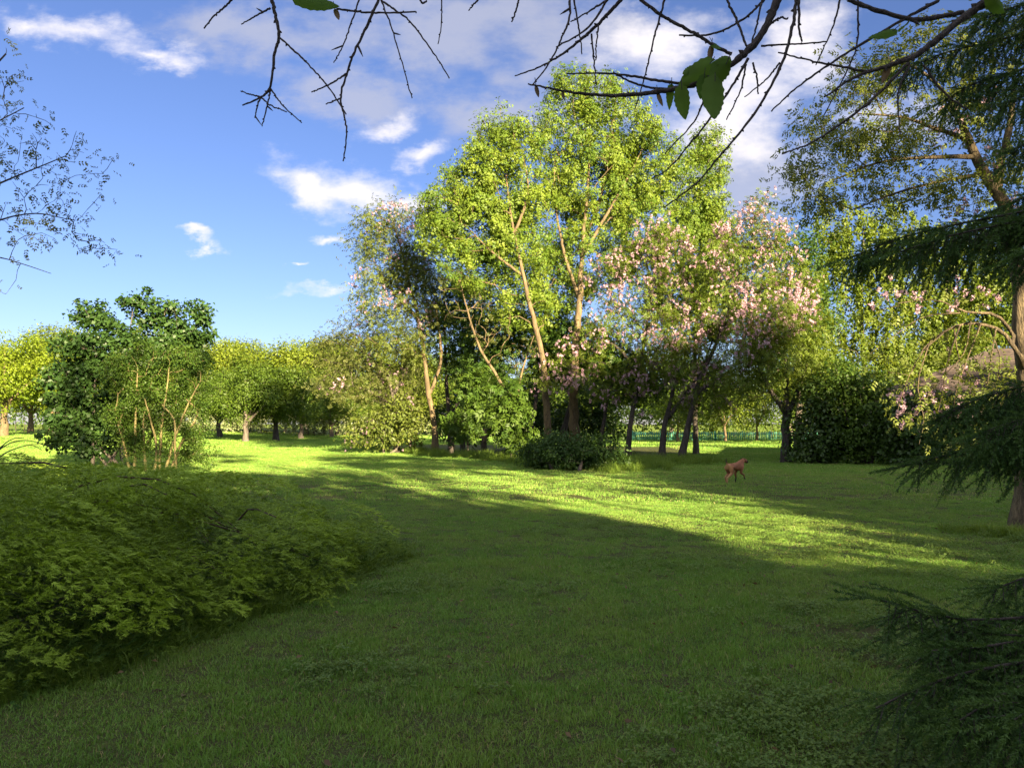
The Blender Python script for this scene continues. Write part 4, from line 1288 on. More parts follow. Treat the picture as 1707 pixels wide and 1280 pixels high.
# ------------------------------------------------------------------ the locust at the left edge
Y = 10.0
base = on(-9.6, 10.2)
def A(px, py): return P(px, py, Y)
tr = [(np.array([base, base + [.1, 0, 2], base + [.35, -.1, 4], base + [.5, -.1, 6]]), (.2, .08)),
      (np.array([base + [.2, 0, 3.0], A(-60, 400), A(10, 345), A(70, 345), A(110, 365)]), (.034, .006)), (np.array([base + [.3, 0, 3.9], A(-40, 330), A(20, 285), A(70, 285), A(110, 260)]), (.034, .006)),
      (np.array([base + [.35, 0, 4.6], A(-50, 240), A(0, 190), A(40, 180)]), (.03, .006)), (np.array([base + [.15, 0, 2.4], A(-60, 410), A(0, 420), A(45, 448), A(85, 456)]), (.024, .004)),
      (np.array([base + [.4, 0, 5.1], A(-60, 160), A(-10, 120), A(10, 90)]), (.05, .01))]
spots = [(10, 80), (15, 130), (40, 135), (30, 190), (60, 190), (20, 215), (70, 230), (60, 250), (125, 240), (140, 255), (110, 275), (170, 290), (150, 290), (90, 290), (60, 310), (100, 330), (145, 350), (120, 345), (70, 350), (40, 330), (20, 300),
         (80, 385), (130, 400), (165, 400), (175, 405), (150, 420), (60, 400), (20, 380), (30, 400), (90, 365), (10, 340), (10, 490), (30, 270), (95, 260), (50, 370), (110, 300), (5, 240), (5, 165), (35, 235), (120, 385)]
ex = np.array([A(a, c) for a, c in spots])
ex = np.vstack([ex, ex + np.random.default_rng(8).normal(size=ex.shape) * .13])
lob = [(A(-140, 200), np.array([1.0, 1.0, 1.2])), (A(-160, 60), np.array([1.0, 1.0, 1.0])), (A(-110, 330), np.array([.6, .8, .6])), (A(-60, 250), np.array([.5, .6, .7]))]
make_tree('locust_tree', 'thin-leaved tree reaching in from the left edge high above the juniper', 'tree', base, tr, lob, 331, clumps=80, per=3.4, crad=(.16, .16, .13), size=.12, tpl=COMP9, leaf=M_olive, bark=B_twig, twig_r=.004, extra=ex, along=.28, step=.2)

# ------------------------------------------------------------------ shrubs on the left
def shrub_hazel():
    Y = 28.5
    b = P(190, 776, Y) * [1, 1, 0]
    r = np.random.default_rng(341)
    lob = [(222, 512, 15, 24), (248, 500, 14, 18), (275, 520, 22, 22), (302, 512, 14, 14), (332, 522, 16, 20), (338, 556, 16, 22), (137, 522, 12, 18), (152, 512, 10, 14), (165, 545, 18, 22), (195, 560, 20, 24), (300, 556, 26, 20), (250, 560, 55, 34), (200, 590, 55, 45), (130, 590, 45, 40), (110, 640, 45, 45), (160, 650, 60, 50), (130, 700, 50, 32), (190, 710, 60, 36), (98, 715, 26, 30), (150, 738, 40, 24),
           (300, 590, 50, 40), (240, 640, 70, 60)]
    L = [lobe_px(*l, Y, .9) for l in lob]
    tr = []
    for k in range(9):
        s = b + [r.normal() * .3, r.normal() * .25, 0]
        t = L[(k * 2) % len(L)][0]
        tr.append((np.array([s, s * .55 + t * .45 + r.normal(size=3) * .15, t]), (.06, .012)))
    make_tree('broadleaf_shrub', 'large dark shrub with big round leaves behind the juniper', 'shrub', b, tr, L, 341, clumps=560, per=46, crad=(.22, .22, .19), size=.145, tpl=LEAF_R, leaf=M_hazel, bark=B_grey, trunk_name='stem', twig_r=.006)
    Y = 25.5
    b = P(258, 788, Y) * [1, 1, 0]
    lob = [(200, 620, 24, 40), (240, 610, 40, 40), (290, 610, 40, 40), (330, 620, 26, 45), (215, 680, 30, 40), (265, 670, 45, 45), (320, 690, 36, 45), (335, 745, 26, 30), (300, 740, 36, 32), (225, 735, 20, 26), (205, 700, 26, 30), (255, 730, 30, 26), (280, 690, 30, 30), (240, 660, 30, 30)]
    L = [lobe_px(*l, Y + .32, .8) for l in lob]
    tr = []
    feet = [(217, 780), (224, 782), (243, 786), (258, 788), (266, 788), (275, 789), (284, 789), (294, 787)]
    tops = [(190, 690), (230, 640), (240, 700), (255, 690), (285, 640), (315, 660), (325, 690), (300, 700)]
    for k in range(8):
        s = P(*feet[k], Y) * [1, 1, 0]; e = P(*tops[k], Y) + [0, r.normal() * .2, 0]
        m = s * .5 + e * .5 + r.normal(size=3) * [.08, .08, .05]
        tr.append((np.array([s, m, e, e + [r.normal() * .2, 0, .5]]), (.045, .014)))
    make_tree('small_leaved_shrub', 'small-leaved shrub with fan of golden-lit stems at the juniper edge', 'shrub', b, tr, L, 342, clumps=420, per=64, crad=(.2, .2, .27), size=.085, leaf=M_box, bark=B_box, trunk_name='stem', twig_r=.006)


shrub_hazel()


# ------------------------------------------------------------------ the spreading juniper
def spray_tpl(seed, n=9):
    """a flat feathery juniper spray, unit long along x"""
    r = np.random.default_rng(seed)
    V, F = [], []
    for i in range(n):
        t = (i + .5) / n
        s = 1 if i % 2 else -1
        if i == n - 1:
            a, base = 0, np.array([.62, 0, -.03])
        else:
            a, base = s * R(26 + r.uniform(-8, 16)), np.array([t * .75, 0, .10 * math.sin(t * 3) - .04 * t])
        L = (.42 - .14 * t) * r.uniform(.6, 1.25)
        d = np.array([math.cos(a), math.sin(a), r.uniform(-.1, .4)]); d /= np.linalg.norm(d)
        sd = np.cross(d, [0, 0, 1.0]); sd /= np.linalg.norm(sd)
        tilt = r.uniform(-.8, .8)
        sd = sd * math.cos(tilt) + np.array([0, 0, math.sin(tilt)])
        w = .042
        V.append(np.array([base + sd * w, base - sd * w, base + d * L])); F.append(np.array([[0, 1, 2]]) + 3 * i)
    return np.concatenate(V), np.concatenate(F)


def juniper():
    r = np.random.default_rng(351)
    root = thing('spreading_juniper', 'wide mound of spreading juniper with feathery yellow-green sprays', 'shrub', (-6.5, 10.5, 0))
    b = np.array(root.location)

    def height(x, y):
        d = juniper_edge(y) - x                                   # metres inside the border
        dfront = y - 3.0
        back = 18.2 - y
        inside = np.minimum(np.minimum(d + .22, back * .8), dfront + 2)
        hh = .95 * (1 - np.exp(-(np.maximum(inside, 0) + .12) / np.interp(y, [6.5, 9], [.75, 1.5]))) * np.interp(y, [9, 13, 18], [1, .8, .55])
        n = fbm(x * .55 + 3, y * .55, 71, 3)
        ridge = 1 - np.abs(2 * fbm(x * .9 + y * .35, y * .75, 77, 2) - 1)
        return np.where(inside > 0, hh * (.42 + .5 * n + .62 * (ridge - .5)) + .10, -1)
    T = [spray_tpl(k) for k in range(4)]
    wood = Tubes()
    pos, ax, nr, sc, rn = [], [], [], [], []

    def sprays(p, d, nrm, size, tone):
        pos.append(p); ax.append(d); nr.append(nrm); sc.append(size); rn.append(tone)
    # a low carpet of short shoots fills the mound
    n = 4200
    y = 3.0 + 15.2 * r.random(n) ** 1.25
    x = r.uniform(-.78, -.1, n) * (y + 1.0) - .3
    hgt = height(x, y)
    ok = (hgt > 0) & (r.random(n) < np.clip(7.5 / y, .3, 1))
    x, y, hgt = x[ok], y[ok], hgt[ok]
    for k in range(5):
        th = r.normal(size=len(x)) * 1.0 - .2
        z = np.maximum(hgt * r.uniform(.08, .42, len(x)), .03)
        sprays(np.stack([x + r.normal(size=len(x)) * .08, y + r.normal(size=len(x)) * .08, z], 1), np.stack([np.cos(th), np.sin(th), r.uniform(-.2, .6, len(x))], 1),
               np.array([0, 0, 1.0]) + r.normal(size=(len(x), 3)) * .5, r.uniform(.08, .15, len(x)) * (1 + .035 * y), r.uniform(.03, .42, len(x)))
    # boughs: flat tiers that arch outwards over one another
    heads = [(-7.4, 14.4), (-6.0, 10.9), (-5.0, 8.0), (-4.6, 5.6), (-8.6, 8.2), (-9.8, 12.2), (-10.6, 15.8), (-7.0, 6.2), (-3.6, 9.2), (-3.7, 4.5), (-3.5, 5.6), (-3.2, 6.6), (-2.9, 7.6), (-2.8, 8.6), (-3.0, 9.8), (-4.2, 7.0), (-4.4, 10.8), (-5.4, 12.6), (-3.9, 5.0), (-3.6, 5.4), (-3.3, 6.1), (-3.1, 6.9), (-3.8, 6.2), (-4.5, 4.8), (-2.6, 8.0)]
    boughs = []
    for hx, hy in heads:
        for k in range(12):
            a = r.normal() * 1.0 - .35                     # most reach right and towards the lawn
            L = r.uniform(.9, 2.3)
            tier = (.1, .5, .95)[k % 3] + r.normal() * .06
            d = np.array([math.cos(a), math.sin(a)])
            s0 = np.array([hx, hy]) + r.normal(size=2) * [.9, .9]
            if s0[0] > juniper_edge(s0[1]) - .1:
                continue
            e = s0 + d * L
            if e[0] > juniper_edge(e[1]) + .12:
                L = L - (e[0] - juniper_edge(e[1])) + .08 + r.random() * .16
                if L < .3:
                    continue
            m = max(8, int(L / .055))
            t = np.linspace(0, 1, m)
            c = s0[None] + d[None] * (L * t)[:, None]
            side = np.array([-d[1], d[0]])
            c = c + side[None] * (r.normal() * .25 * t ** 2)[:, None]
            hz = np.maximum(height(c[:, 0], c[:, 1]), .20)
            z = hz * (.5 + .62 * tier) + .14 * np.sin(t * 2.6) - .10 * t ** 3
            pl = np.column_stack([c, np.maximum(z, .06)])
            gap = fbm(pl[:, 0] * 1.5 + 7, pl[:, 1] * 1.1, 91, 3)
            pl[:, 2] = np.maximum(pl[:, 2] + .5 * (gap - .5), .10)
            boughs.append(pl)
            for j in range(int(m * .25), m):
                tt = t[j]
                if gap[j] < .40 + r.normal() * .03:
                    continue                              # open, dark hollows between the tiers
                wd = .34 * math.sin(min(1, (1 - tt) * 1.25 + .12) * 1.57) * (.7 + .6 * r.random())
                near = 1 + .03 * pl[j][1]
                for q in range(int(19 / near) + 1):
                    o = r.uniform(-1, 1)
                    p = pl[j] + np.append(side * o * wd, -.22 * wd * o * o + r.normal() * .012)
                    f_ = unit(d + side * o * .9 + r.normal(size=2) * .22)
                    sprays(p[None], np.array([[f_[0], f_[1], r.uniform(-.05, .38)]]), np.array([[side[0] * o * .5, side[1] * o * .5, 1.0]]) + r.normal(size=(1, 3)) * .3,
                           np.array([r.uniform(.050, .098) * near]), np.array([-.02 + .62 * tt ** 1.3 + .25 * tier + 1.1 * (gap[j] - .5) + r.random() * .22]))  # tips and upper tiers painted lighter as if lit, hollows darker
    pos, ax, nr, sc, rn = [np.concatenate(q) for q in (pos, ax, nr, sc, rn)]
    kk = r.integers(0, 4, len(pos))
    parts = []
    for k in range(4):
        s = kk == k
        parts.append(stamp(T[k], pos[s], ax[s], nr[s], sc[s], np.clip(rn[s], 0, 1)))
    v, f, q = join_parts(parts)
    v[:, 2] = np.maximum(v[:, 2], .012)
    obj('foliage', mesh_from('foliage', v - b, f, M_juniper, q), root)
    for pl in boughs[::7]:
        if pl[0][0] > juniper_edge(pl[0][1]) - 1.0:
            continue
        rt = np.array([pl[0][0] - .3, pl[0][1], .02])
        wood.add(resample([rt, pl[0] - [0, 0, .16], pl[len(pl) // 2] - [0, 0, .10], pl[-2] - [0, 0, .05]], 9), np.linspace(.016, .003, 9), 4)
    obj('branches', wood.mesh('branches', B_jun, b), root)['kind'] = 'stuff'


juniper()


def dry_branch():
    Y = 11.5
    tb = Tubes()
    b = P(-20, 770, Y)
    for pts in ([(-25, 772), (10, 742), (45, 734), (85, 745)], [(-10, 770), (15, 752), (50, 742), (70, 750)], [(-15, 765), (8, 735), (30, 722), (40, 730)]):
        tb.add(resample([P(a, c, Y) for a, c in pts], 14), np.linspace(.012, .004, 14), 5)
    o = obj('dry_branch', tb.mesh('dry_branch', B_dark, b), None, b)
    tag(o, 'bare arching dry twigs sticking up from the juniper at the left edge', 'branch')


dry_branch()


# ------------------------------------------------------------------ the spruce at the right edge
def shoot_tpl(seed, n=96, length=.24, needle=.024, w=.0056, down=.0):
    """a spruce shoot with its needles, along x"""
    r = np.random.default_rng(seed)
    t = np.sort(r.random(n))
    a = r.random(n) * 2 * np.pi
    base = np.stack([t * length, 0 * t, 0 * t], 1)
    d = np.stack([np.full(n, .75), np.cos(a), np.sin(a) * .9 + .15], 1); d = unit(d)
    L = needle * (1 - .45 * t ** 3) * r.uniform(.8, 1.15, n)
    sd = unit(np.cross(d, r.normal(size=(n, 3))))
    v = np.stack([base - sd * w * .6, base + sd * w * .6, base + d * L[:, None]], 1).reshape(-1, 3)
    f = np.arange(3 * n).reshape(-1, 3)
    return v, f


def spruce():
    r = np.random.default_rng(361)
    bx, by = 4.9, 2.7
    root = thing('spruce_tree', 'dark drooping spruce crowding in from the right edge, close by', 'tree', on(bx, by))
    b = np.array(root.location)
    H = 9.5
    tb = Tubes()
    tb.add([[bx, by, -.1], [bx, by, .4], [bx + .03, by, 2], [bx, by + .03, 5], [bx, by, H]], [.27, .2, .17, .1, .02], 10)
    obj('trunk', tb.mesh('trunk', B_dark, b), root)
    fine = [shoot_tpl(k) for k in range(3)]
    coarse = [shoot_tpl(10 + k, 30, .30, .03, .012) for k in range(2)]
    wood = Tubes()
    acc = {0: [[], [], [], [], []], 1: [[], [], [], [], []]}

    def put(lv, p, d, s, tone):
        a = acc[lv]
        a[0].append(p); a[1].append(d); a[2].append(r.normal(size=3) * .5 + [0, 0, 1]); a[3].append(s); a[4].append(tone)

    def limb(pts, lv, dens=1.0, hang=.5, rad=.019):
        n = 70
        c = resample(pts, n)
        wood.add(c, np.linspace(rad, .004, n), 5)
        Ltot = np.linalg.norm(np.diff(c, axis=0), axis=1).sum()
        tan = unit(np.gradient(c, axis=0))
        m = int(Ltot / (.026 if lv == 0 else .055) * dens)
        for k in range(m):
            t = .12 + .88 * (k + r.random()) / m
            i = min(n - 1, int(t * (n - 1)))
            if lv == 0 and c[i][0] > .76 * c[i][1] and r.random() > .15:
                continue                                  # sparser where the limb is out of the picture
            p, d = c[i], tan[i]
            sd = unit(np.cross(d, [0, 0, 1.0])) * (1 if k % 2 else -1)
            # side branchlets first reach outward then hang
            q = unit(d * r.uniform(.2, .9) + sd * r.uniform(.1, 1.0) + np.array([0, 0, -hang * r.uniform(.25, 1.8)]) + r.normal(size=3) * .22)
            L = (.20 + .42 * math.sin(min(1, (1 - t) * 1.5 + .15) * 1.57)) * r.uniform(.4, 1.25)
            nseg = max(1, int(L / .2))
            x = p.copy()
            tone = r.random() * .7
            line = [x.copy()]
            for s in range(nseg):
                put(lv, x.copy(), q.copy(), r.uniform(.9, 1.15), tone)
                if nseg > 1 and s < nseg - 1 or r.random() < .4:
                    for sg in (1, -1):
                        e = unit(q + sg * unit(np.cross(q, [.3, .2, 1.0])) * .7 + [0, 0, -.25] + r.normal(size=3) * .1)
                        put(lv, x + q * .1, e, r.uniform(.55, .85), tone + .15)
                x = x + q * .2
                q = unit(q + np.array([0, 0, -.22 * hang]) + d * .05)
                line.append(x.copy())
            wood.add(np.array(line), np.linspace(.0034, .0014, len(line)), 3)
        if lv == 0:
            for k in range(int(Ltot / .03)):              # the limb itself is clothed too
                t = r.random()
                i = min(n - 1, int(t * (n - 1)))
                if c[i][0] > .76 * c[i][1]:
                    continue
                sd = unit(np.cross(tan[i], [0, 0, 1.0])) * r.choice([-1, 1])
                put(lv, c[i] + [0, 0, .004], unit(tan[i] + sd * r.uniform(.1, .8) + [0, 0, r.uniform(-.1, .45)]), r.uniform(.5, .85), .3 + r.random() * .7)
        e = c[-1]
        for s in (0, .5, -.5):
            put(lv, e, unit(tan[-1] + np.cross(tan[-1], [0, 0, 1.0]) * s + [0, 0, .05]), 1.0, .8)

    T = lambda z: np.array([bx, by, z])
    # limbs seen in the photograph, at their distances
    limb([T(3.7), P(1720, 372, 5.0), P(1600, 362, 5.1), P(1500, 385, 5.2), P(1420, 428, 5.2)], 0, 2.3, 1.05)
    limb([T(3.6), P(1740, 375, 4.9), P(1660, 372, 4.9), P(1580, 385, 4.9), P(1500, 420, 4.9)], 0, 1.2, .9)
    limb([T(3.8), P(1740, 330, 5.0), P(1690, 320, 5.2), P(1660, 350, 5.3)], 0, 1.6, 1.0)
    limb([T(3.6), P(1770, 400, 4.4), P(1720, 410, 4.4), P(1690, 430, 4.4)], 0, 1.1, .9)
    limb([T(2.2), P(1760, 640, 4.8), P(1680, 640, 4.9), P(1610, 665, 5.0), P(1560, 700, 5.0)], 0, 2.2, .9)
    limb([T(2.0), P(1760, 690, 4.5), P(1690, 690, 4.6), P(1640, 720, 4.6)], 0, 2.2, .9)
    limb([T(1.9), P(1770, 720, 5.0), P(1680, 735, 5.1), P(1590, 752, 5.2), P(1510, 776, 5.3)], 0, 1.0, .55)
    limb([T(1.8), P(1770, 745, 4.6), P(1690, 745, 4.8), P(1640, 760, 4.8)], 0, 1.1, .6)
    limb([T(1.2), P(1770, 940, 4.0), P(1700, 960, 4.0), P(1650, 985, 4.0)], 0, 1.2, .8)
    limb([T(1.0), P(1790, 1010, 3.9), P(1690, 1035, 3.8), P(1600, 1050, 3.75), P(1540, 1015, 3.7), P(1470, 1000, 3.7)], 0, 1.1, .8)
    limb([T(.95), P(1790, 1040, 3.7), P(1700, 1075, 3.6), P(1620, 1085, 3.55), P(1540, 1085, 3.5)], 0, 1.7, .75)
    limb([T(.9), P(1790, 1080, 3.5), P(1700, 1110, 3.4), P(1620, 1115, 3.4), P(1530, 1130, 3.4), P(1460, 1180, 3.4)], 0, 1.1, .55)
    limb([T(.8), P(1790, 1100, 3.3), P(1710, 1140, 3.3), P(1650, 1160, 3.25), P(1600, 1200, 3.2)], 0, 1.8, .8)
    limb([T(.85), P(1790, 1060, 3.6), P(1700, 1060, 3.7), P(1640, 1060, 3.75), P(1570, 1050, 3.8)], 0, 1.5, .9)
    limb([T(1.9), P(1780, 650, 4.9), P(1720, 660, 5.0), P(1650, 690, 5.0)], 0, 1.6, .9)
    limb([T(1.8), P(1780, 700, 4.7), P(1720, 720, 4.8), P(1670, 750, 4.8)], 0, 1.6, .7)
    limb([T(.7), P(1800, 1130, 3.1), P(1730, 1170, 3.05), P(1690, 1200, 3.0)], 0, 1.3, .8)
    # upper limbs that catch the sun
    limb([T(6.0), P(1740, 80, 5.8), P(1650, 60, 6.0), P(1560, 80, 6.2), P(1500, 120, 6.3)], 0, 1.3, 1.0)
    limb([T(5.6), P(1760, 130, 5.8), P(1690, 110, 6.0), P(1610, 130, 6.2), P(1570, 170, 6.2)], 0, 1.3, 1.1)
    limb([T(6.4), P(1740, 20, 5.8), P(1680, 10, 6.0), P(1620, 30, 6.0)], 0, 1.3, 1.0)
    limb([T(5.0), P(1760, 160, 5.4), P(1700, 150, 5.6), P(1650, 180, 5.7)], 0, 1.3, 1.1)
    limb([T(4.6), P(1770, 230, 5.2), P(1715, 225, 5.4), P(1690, 250, 5.4)], 0, 1.2, 1.0)
    # the rest of the tree, out of the picture
    for k in range(64):
        z = .7 + (H - 1.2) * (k / 63) ** .9
        a = k * 2.4 + r.normal() * .2
        d = np.array([math.cos(a), math.sin(a)])
        L = (2.3 * (1 - z / H) ** .8 + .25) * (1 - .62 * max(0, d[0] * .883 + d[1] * .47))
        if d[0] < .25 and z < 6.6:
            continue
        p = T(z)
        limb([p, p + [d[0] * L * .5, d[1] * L * .5, .08], p + [d[0] * L, d[1] * L, -.25]], 1, .28, .9, .02)
    parts = []
    for lv, tp in ((0, fine), (1, coarse)):
        a = [np.array(q) for q in acc[lv]]
        kk = r.integers(0, len(tp), len(a[0]))
        for k in range(len(tp)):
            s = kk == k
            parts.append(stamp(tp[k], a[0][s], a[1][s], a[2][s] if 0 else np.cross(np.cross(a[1][s], a[2][s]), a[1][s]), a[3][s], np.clip(a[4][s], 0, 1)))
    v, f, q = join_parts(parts)
    v[:, 2] = np.maximum(v[:, 2], .02)
    obj('branches', wood.mesh('branches', B_dark, b), root)['kind'] = 'stuff'
    obj('needles', mesh_from('needles', v - b, f, M_spruce, q), root)


spruce()


# ------------------------------------------------------------------ the mulberry overhead
def mulberry():
    r = np.random.default_rng(371)
    base = on(2.7, -1.4)
    root = thing('mulberry_tree', 'nearly bare knobbly branches of a mulberry tree hanging in overhead from above', 'tree', base)
    tb = Tubes()
    fork = np.array([2.4, -.9, 2.5])
    tb.add(resample([base - [0, 0, .1], base + [-.05, .1, 1.2], fork, [2.2, -.5, 4.2], [2.0, -.3, 6]], 16), np.linspace(.17, .05, 16), 10)
    limbs = [resample([fork, [2.0, .6, 3.5], [1.7, 1.8, 3.75], [1.1, 2.5, 3.7], [.4, 2.7, 3.65]], 30), resample([fork, [1.6, .4, 3.7], [.6, 1.6, 3.9], [-.4, 2.4, 3.7], [-1.1, 2.7, 3.5]], 30),
             resample([fork, [2.6, .6, 3.3], [2.5, 1.8, 3.6], [2.1, 2.6, 3.5]], 24)]
    for l in limbs:
        tb.add(l, np.linspace(.06, .012, len(l)), 7)
    obj('trunk', tb.mesh('trunk', B_dark, base), root)
    LP = np.vstack(limbs)
    tw = Tubes()

    def chain(pts, w0, w1, Y, dY=0.0):
        pts3 = [P(a, c, Y + dY * i / max(1, len(pts) - 1)) for i, (a, c) in enumerate(pts)]
        pre = []
        if pts[0][1] <= 8:
            p = pts3[0]
            q = LP[np.linalg.norm(LP - (p + [0, 0, .4]), axis=1).argmin()]
            step = p - pts3[1]
            pre = [q, (q + p) / 2 + unit(step) * .08]
        c0 = resample(pts3, max(8, len(pts3) * 7))
        k = Y / FPX * .5
        n = len(c0)
        rad = np.linspace(w0 * k, w1 * k, n)
        rad = rad * (1 + r.random(n) * .25)
        c0[1:-1] += r.normal(size=(n - 2, 3)) * .0009
        if pre:
            c1 = resample(pre + [pts3[0]], 8)
            tw.add(c1, np.linspace(w0 * k * 1.3, w0 * k, 8), 6)
        tw.add(c0, rad, 6)
        # buds and spur shoots at the nodes
        s = np.concatenate([[0], np.cumsum(np.linalg.norm(np.diff(c0, axis=0), axis=1))])
        side = 1
        for d in np.arange(.03, s[-1], .045):
            if r.random() < .25:
                continue
            i = int(np.searchsorted(s, d))
            i = min(i, n - 1)
            side = -side
            tn = unit(c0[min(i + 1, n - 1)] - c0[max(i - 1, 0)])
            o = unit(np.cross(tn, [0, 1.0, 0])) * side + tn * .5 + r.normal(size=3) * .25
            L = rad[i] * r.uniform(1.2, 2.0) + .002
            if r.random() < .04:
                L = r.uniform(.02, .045)
            p = c0[i]
            tw.add(np.array([p, p + unit(o) * L * .55, p + unit(o) * L]), [rad[i] * .7 + .0012, rad[i] * .55 + .0014, .0008], 5)

    CH = [
        ([(453, 0), (459, 25), (465, 62), (457, 94), (451, 143), (435, 162), (404, 176)], 8, 3, 2.7), ([(451, 145), (447, 170), (437, 211)], 4, 2, 2.7), ([(435, 162), (418, 158), (401, 152)], 3.5, 2, 2.7),
        ([(435, 162), (451, 176), (478, 187)], 3.5, 2, 2.68), ([(451, 148), (471, 176), (503, 205)], 3.5, 2, 2.7), ([(434, 164), (428, 180), (425, 197)], 3.5, 2, 2.7),
        ([(465, 62), (492, 86), (533, 127), (553, 152), (570, 180), (577, 191)], 4, 2.5, 2.68), ([(451, 14), (430, 25), (402, 41)], 4, 2, 2.7), ([(387, 0), (370, 16), (353, 31), (340, 48)], 4, 2.5, 2.6),
        ([(631, 0), (611, 45), (590, 90), (578, 123), (568, 164), (574, 193), (578, 225), (572, 269)], 6, 2.5, 2.5), ([(578, 123), (549, 141), (519, 154)], 4, 2, 2.5), ([(568, 164), (543, 174)], 3.5, 2, 2.5),
        ([(599, 0), (582, 49), (570, 80), (556, 105)], 3.5, 2, 2.45), ([(635, 0), (652, 45), (668, 98), (687, 164)], 3.5, 2, 2.55), ([(635, 0), (660, 18), (684, 37), (721, 86), (749, 131)], 4, 2.2, 2.52),
        ([(561, 16), (600, 20), (631, 22), (693, 20)], 4, 3, 2.48), ([(736, 0), (736, 41), (730, 74)], 3, 2, 2.6), ([(797, 0), (781, 18)], 4, 2, 2.6), ([(865, 0), (860, 18), (853, 37)], 4, 3, 2.6), ([(700, 0), (705, 6), (711, 2)], 4, 3, 2.6),
        ([(1036, 0), (1001, 37), (971, 66), (929, 98), (912, 106), (880, 123), (858, 127)], 8, 2, 2.55), ([(950, 0), (949, 32), (933, 71), (912, 111), (887, 143)], 5, 2.5, 2.45), ([(1013, 0), (978, 49), (927, 79)], 5, 2.5, 2.5),
        ([(1010, 2), (978, 22), (951, 37)], 4, 2, 2.5), ([(986, 57), (990, 98), (994, 143)], 4, 2, 2.53), ([(998, 39), (992, 86), (993, 101)], 3.5, 2, 2.53), ([(957, 0), (965, 47), (970, 91)], 4, 2, 2.55),
        ([(1108, 0), (1094, 47), (1077, 121), (1067, 162), (1058, 183)], 4.5, 2, 2.4), ([(1067, 0), (1097, 22), (1126, 39), (1163, 59), (1190, 76), (1220, 91)], 6, 6, 2.4),
        ([(1274, 0), (1249, 25), (1210, 49), (1175, 59), (1132, 59)], 5, 3, 2.45),
        ([(1296, 0), (1283, 42), (1264, 71), (1247, 86), (1224, 103), (1200, 128), (1158, 143), (1101, 153), (1052, 161), (1008, 162), (939, 153), (880, 140)], 17, 2.5, 2.4),
        ([(1158, 142), (1114, 139), (1052, 126), (1025, 121), (944, 123)], 6, 2.5, 2.4), ([(1158, 145), (1101, 148), (1060, 140), (1030, 126)], 5, 3, 2.42),
        ([(1247, 98), (1224, 138), (1188, 192), (1151, 239), (1116, 280), (1086, 298)], 6, 2, 2.4), ([(1174, 167), (1156, 204), (1109, 256)], 4, 2, 2.38),
        ([(1327, 0), (1321, 46), (1304, 105), (1262, 183), (1212, 246), (1160, 306), (1107, 346)], 7, 2.5, 2.3), ([(1212, 0), (1230, 39), (1244, 77)], 5, 4, 2.4), ([(1400, 0), (1388, 46), (1360, 109)], 4, 2, 2.5),
        ([(1269, 77), (1325, 74), (1378, 70)], 4, 2.5, 2.4), ([(1515, 95), (1451, 118), (1406, 112), (1353, 102), (1297, 88)], 6, 2.5, 2.3), ([(1300, 105), (1276, 134), (1241, 162)], 4, 2, 2.3), ([(1332, 0), (1332, 49), (1337, 70)], 5, 3, 2.4),
        ([(1648, 0), (1599, 35), (1557, 70), (1522, 95), (1483, 109), (1423, 130), (1374, 162)], 18, 3, 2.3), ([(1413, 0), (1473, 21), (1529, 33), (1606, 21)], 8, 9, 2.35), ([(1564, 2), (1494, 39), (1423, 81), (1353, 127), (1304, 165), (1286, 186)], 7, 2.5, 2.35),
        ([(1515, 105), (1458, 162), (1406, 204), (1350, 239), (1304, 257)], 7, 2.5, 2.3), ([(1516, 109), (1497, 158), (1501, 225)], 5, 2, 2.3), ([(1539, 108), (1574, 155), (1613, 183)], 5, 3, 2.32), ([(1430, 0), (1429, 70), (1413, 116), (1371, 197)], 4, 2, 2.4),
        ([(1283, 42), (1300, 30), (1313, 33)], 5, 3, 2.4), ([(1270, 0), (1262, 40), (1252, 75)], 4, 3, 2.42), ([(1255, 105), (1262, 130), (1264, 157)], 4, 2.5, 2.38), ([(1244, 108), (1235, 150), (1211, 200)], 4, 2, 2.36)]
    for pts, w0, w1, Y in CH:
        chain(pts, w0 * .78, w1 * .85, Y)
    obj('twigs', tw.mesh('twigs', B_twig, base), root)['kind'] = 'stuff'

    def leaf(bp, tp, w, Y, mat, dY=0.0, curl=.25):
        """a toothed heart-shaped leaf with a midrib fold"""
        a, t = P(*bp, Y), P(*tp, Y + dY)
        ax = t - a; L = np.linalg.norm(ax); ax /= L
        sd = unit(np.cross(ax, [0, 1.0, 0]) + r.normal(size=3) * .15); nr = np.cross(sd, ax)
        ww = w * Y / FPX * .5
        V, F = [], []
        n = 14
        for i in range(n + 1):
            s = i / n
            prof = math.sin(math.pi * min(1, s * .93 + .07) ** .72) ** .8 if 0 < s < 1 else .02
            tooth = 1 + (.09 if i % 2 else -.03)
            c = a + ax * L * s + nr * (curl * ww * math.sin(s * 3) * .5)
            for k in (-1, -.5, 0, .5, 1):
                wd = prof * ww * k * (tooth if abs(k) == 1 else 1)
                V.append(c + sd * wd + nr * abs(k) * ww * .35 * prof - ax * abs(k) * L * .10 * (1 - s) ** 2 * 2 + nr * .05 * ww * math.sin(s * 22) * abs(k))
        V = np.array(V)
        for i in range(n):
            for k in range(4):
                F.append([i * 5 + k, i * 5 + k + 1, i * 5 + k + 6, i * 5 + k + 5])
        st = Tubes(); st.add([a - ax * .02 + [0, 0, .012], a], [.0012, .0012], 4)
        lf = obj('leaf', mesh_from('leaf', V - base, np.array(F), mat, np.full(len(V), r.random()), smooth=True), root)
        obj('leaf_stalk', st.mesh('leaf_stalk', B_twig, base), lf)
        lf.children[0].parent = lf
        return lf
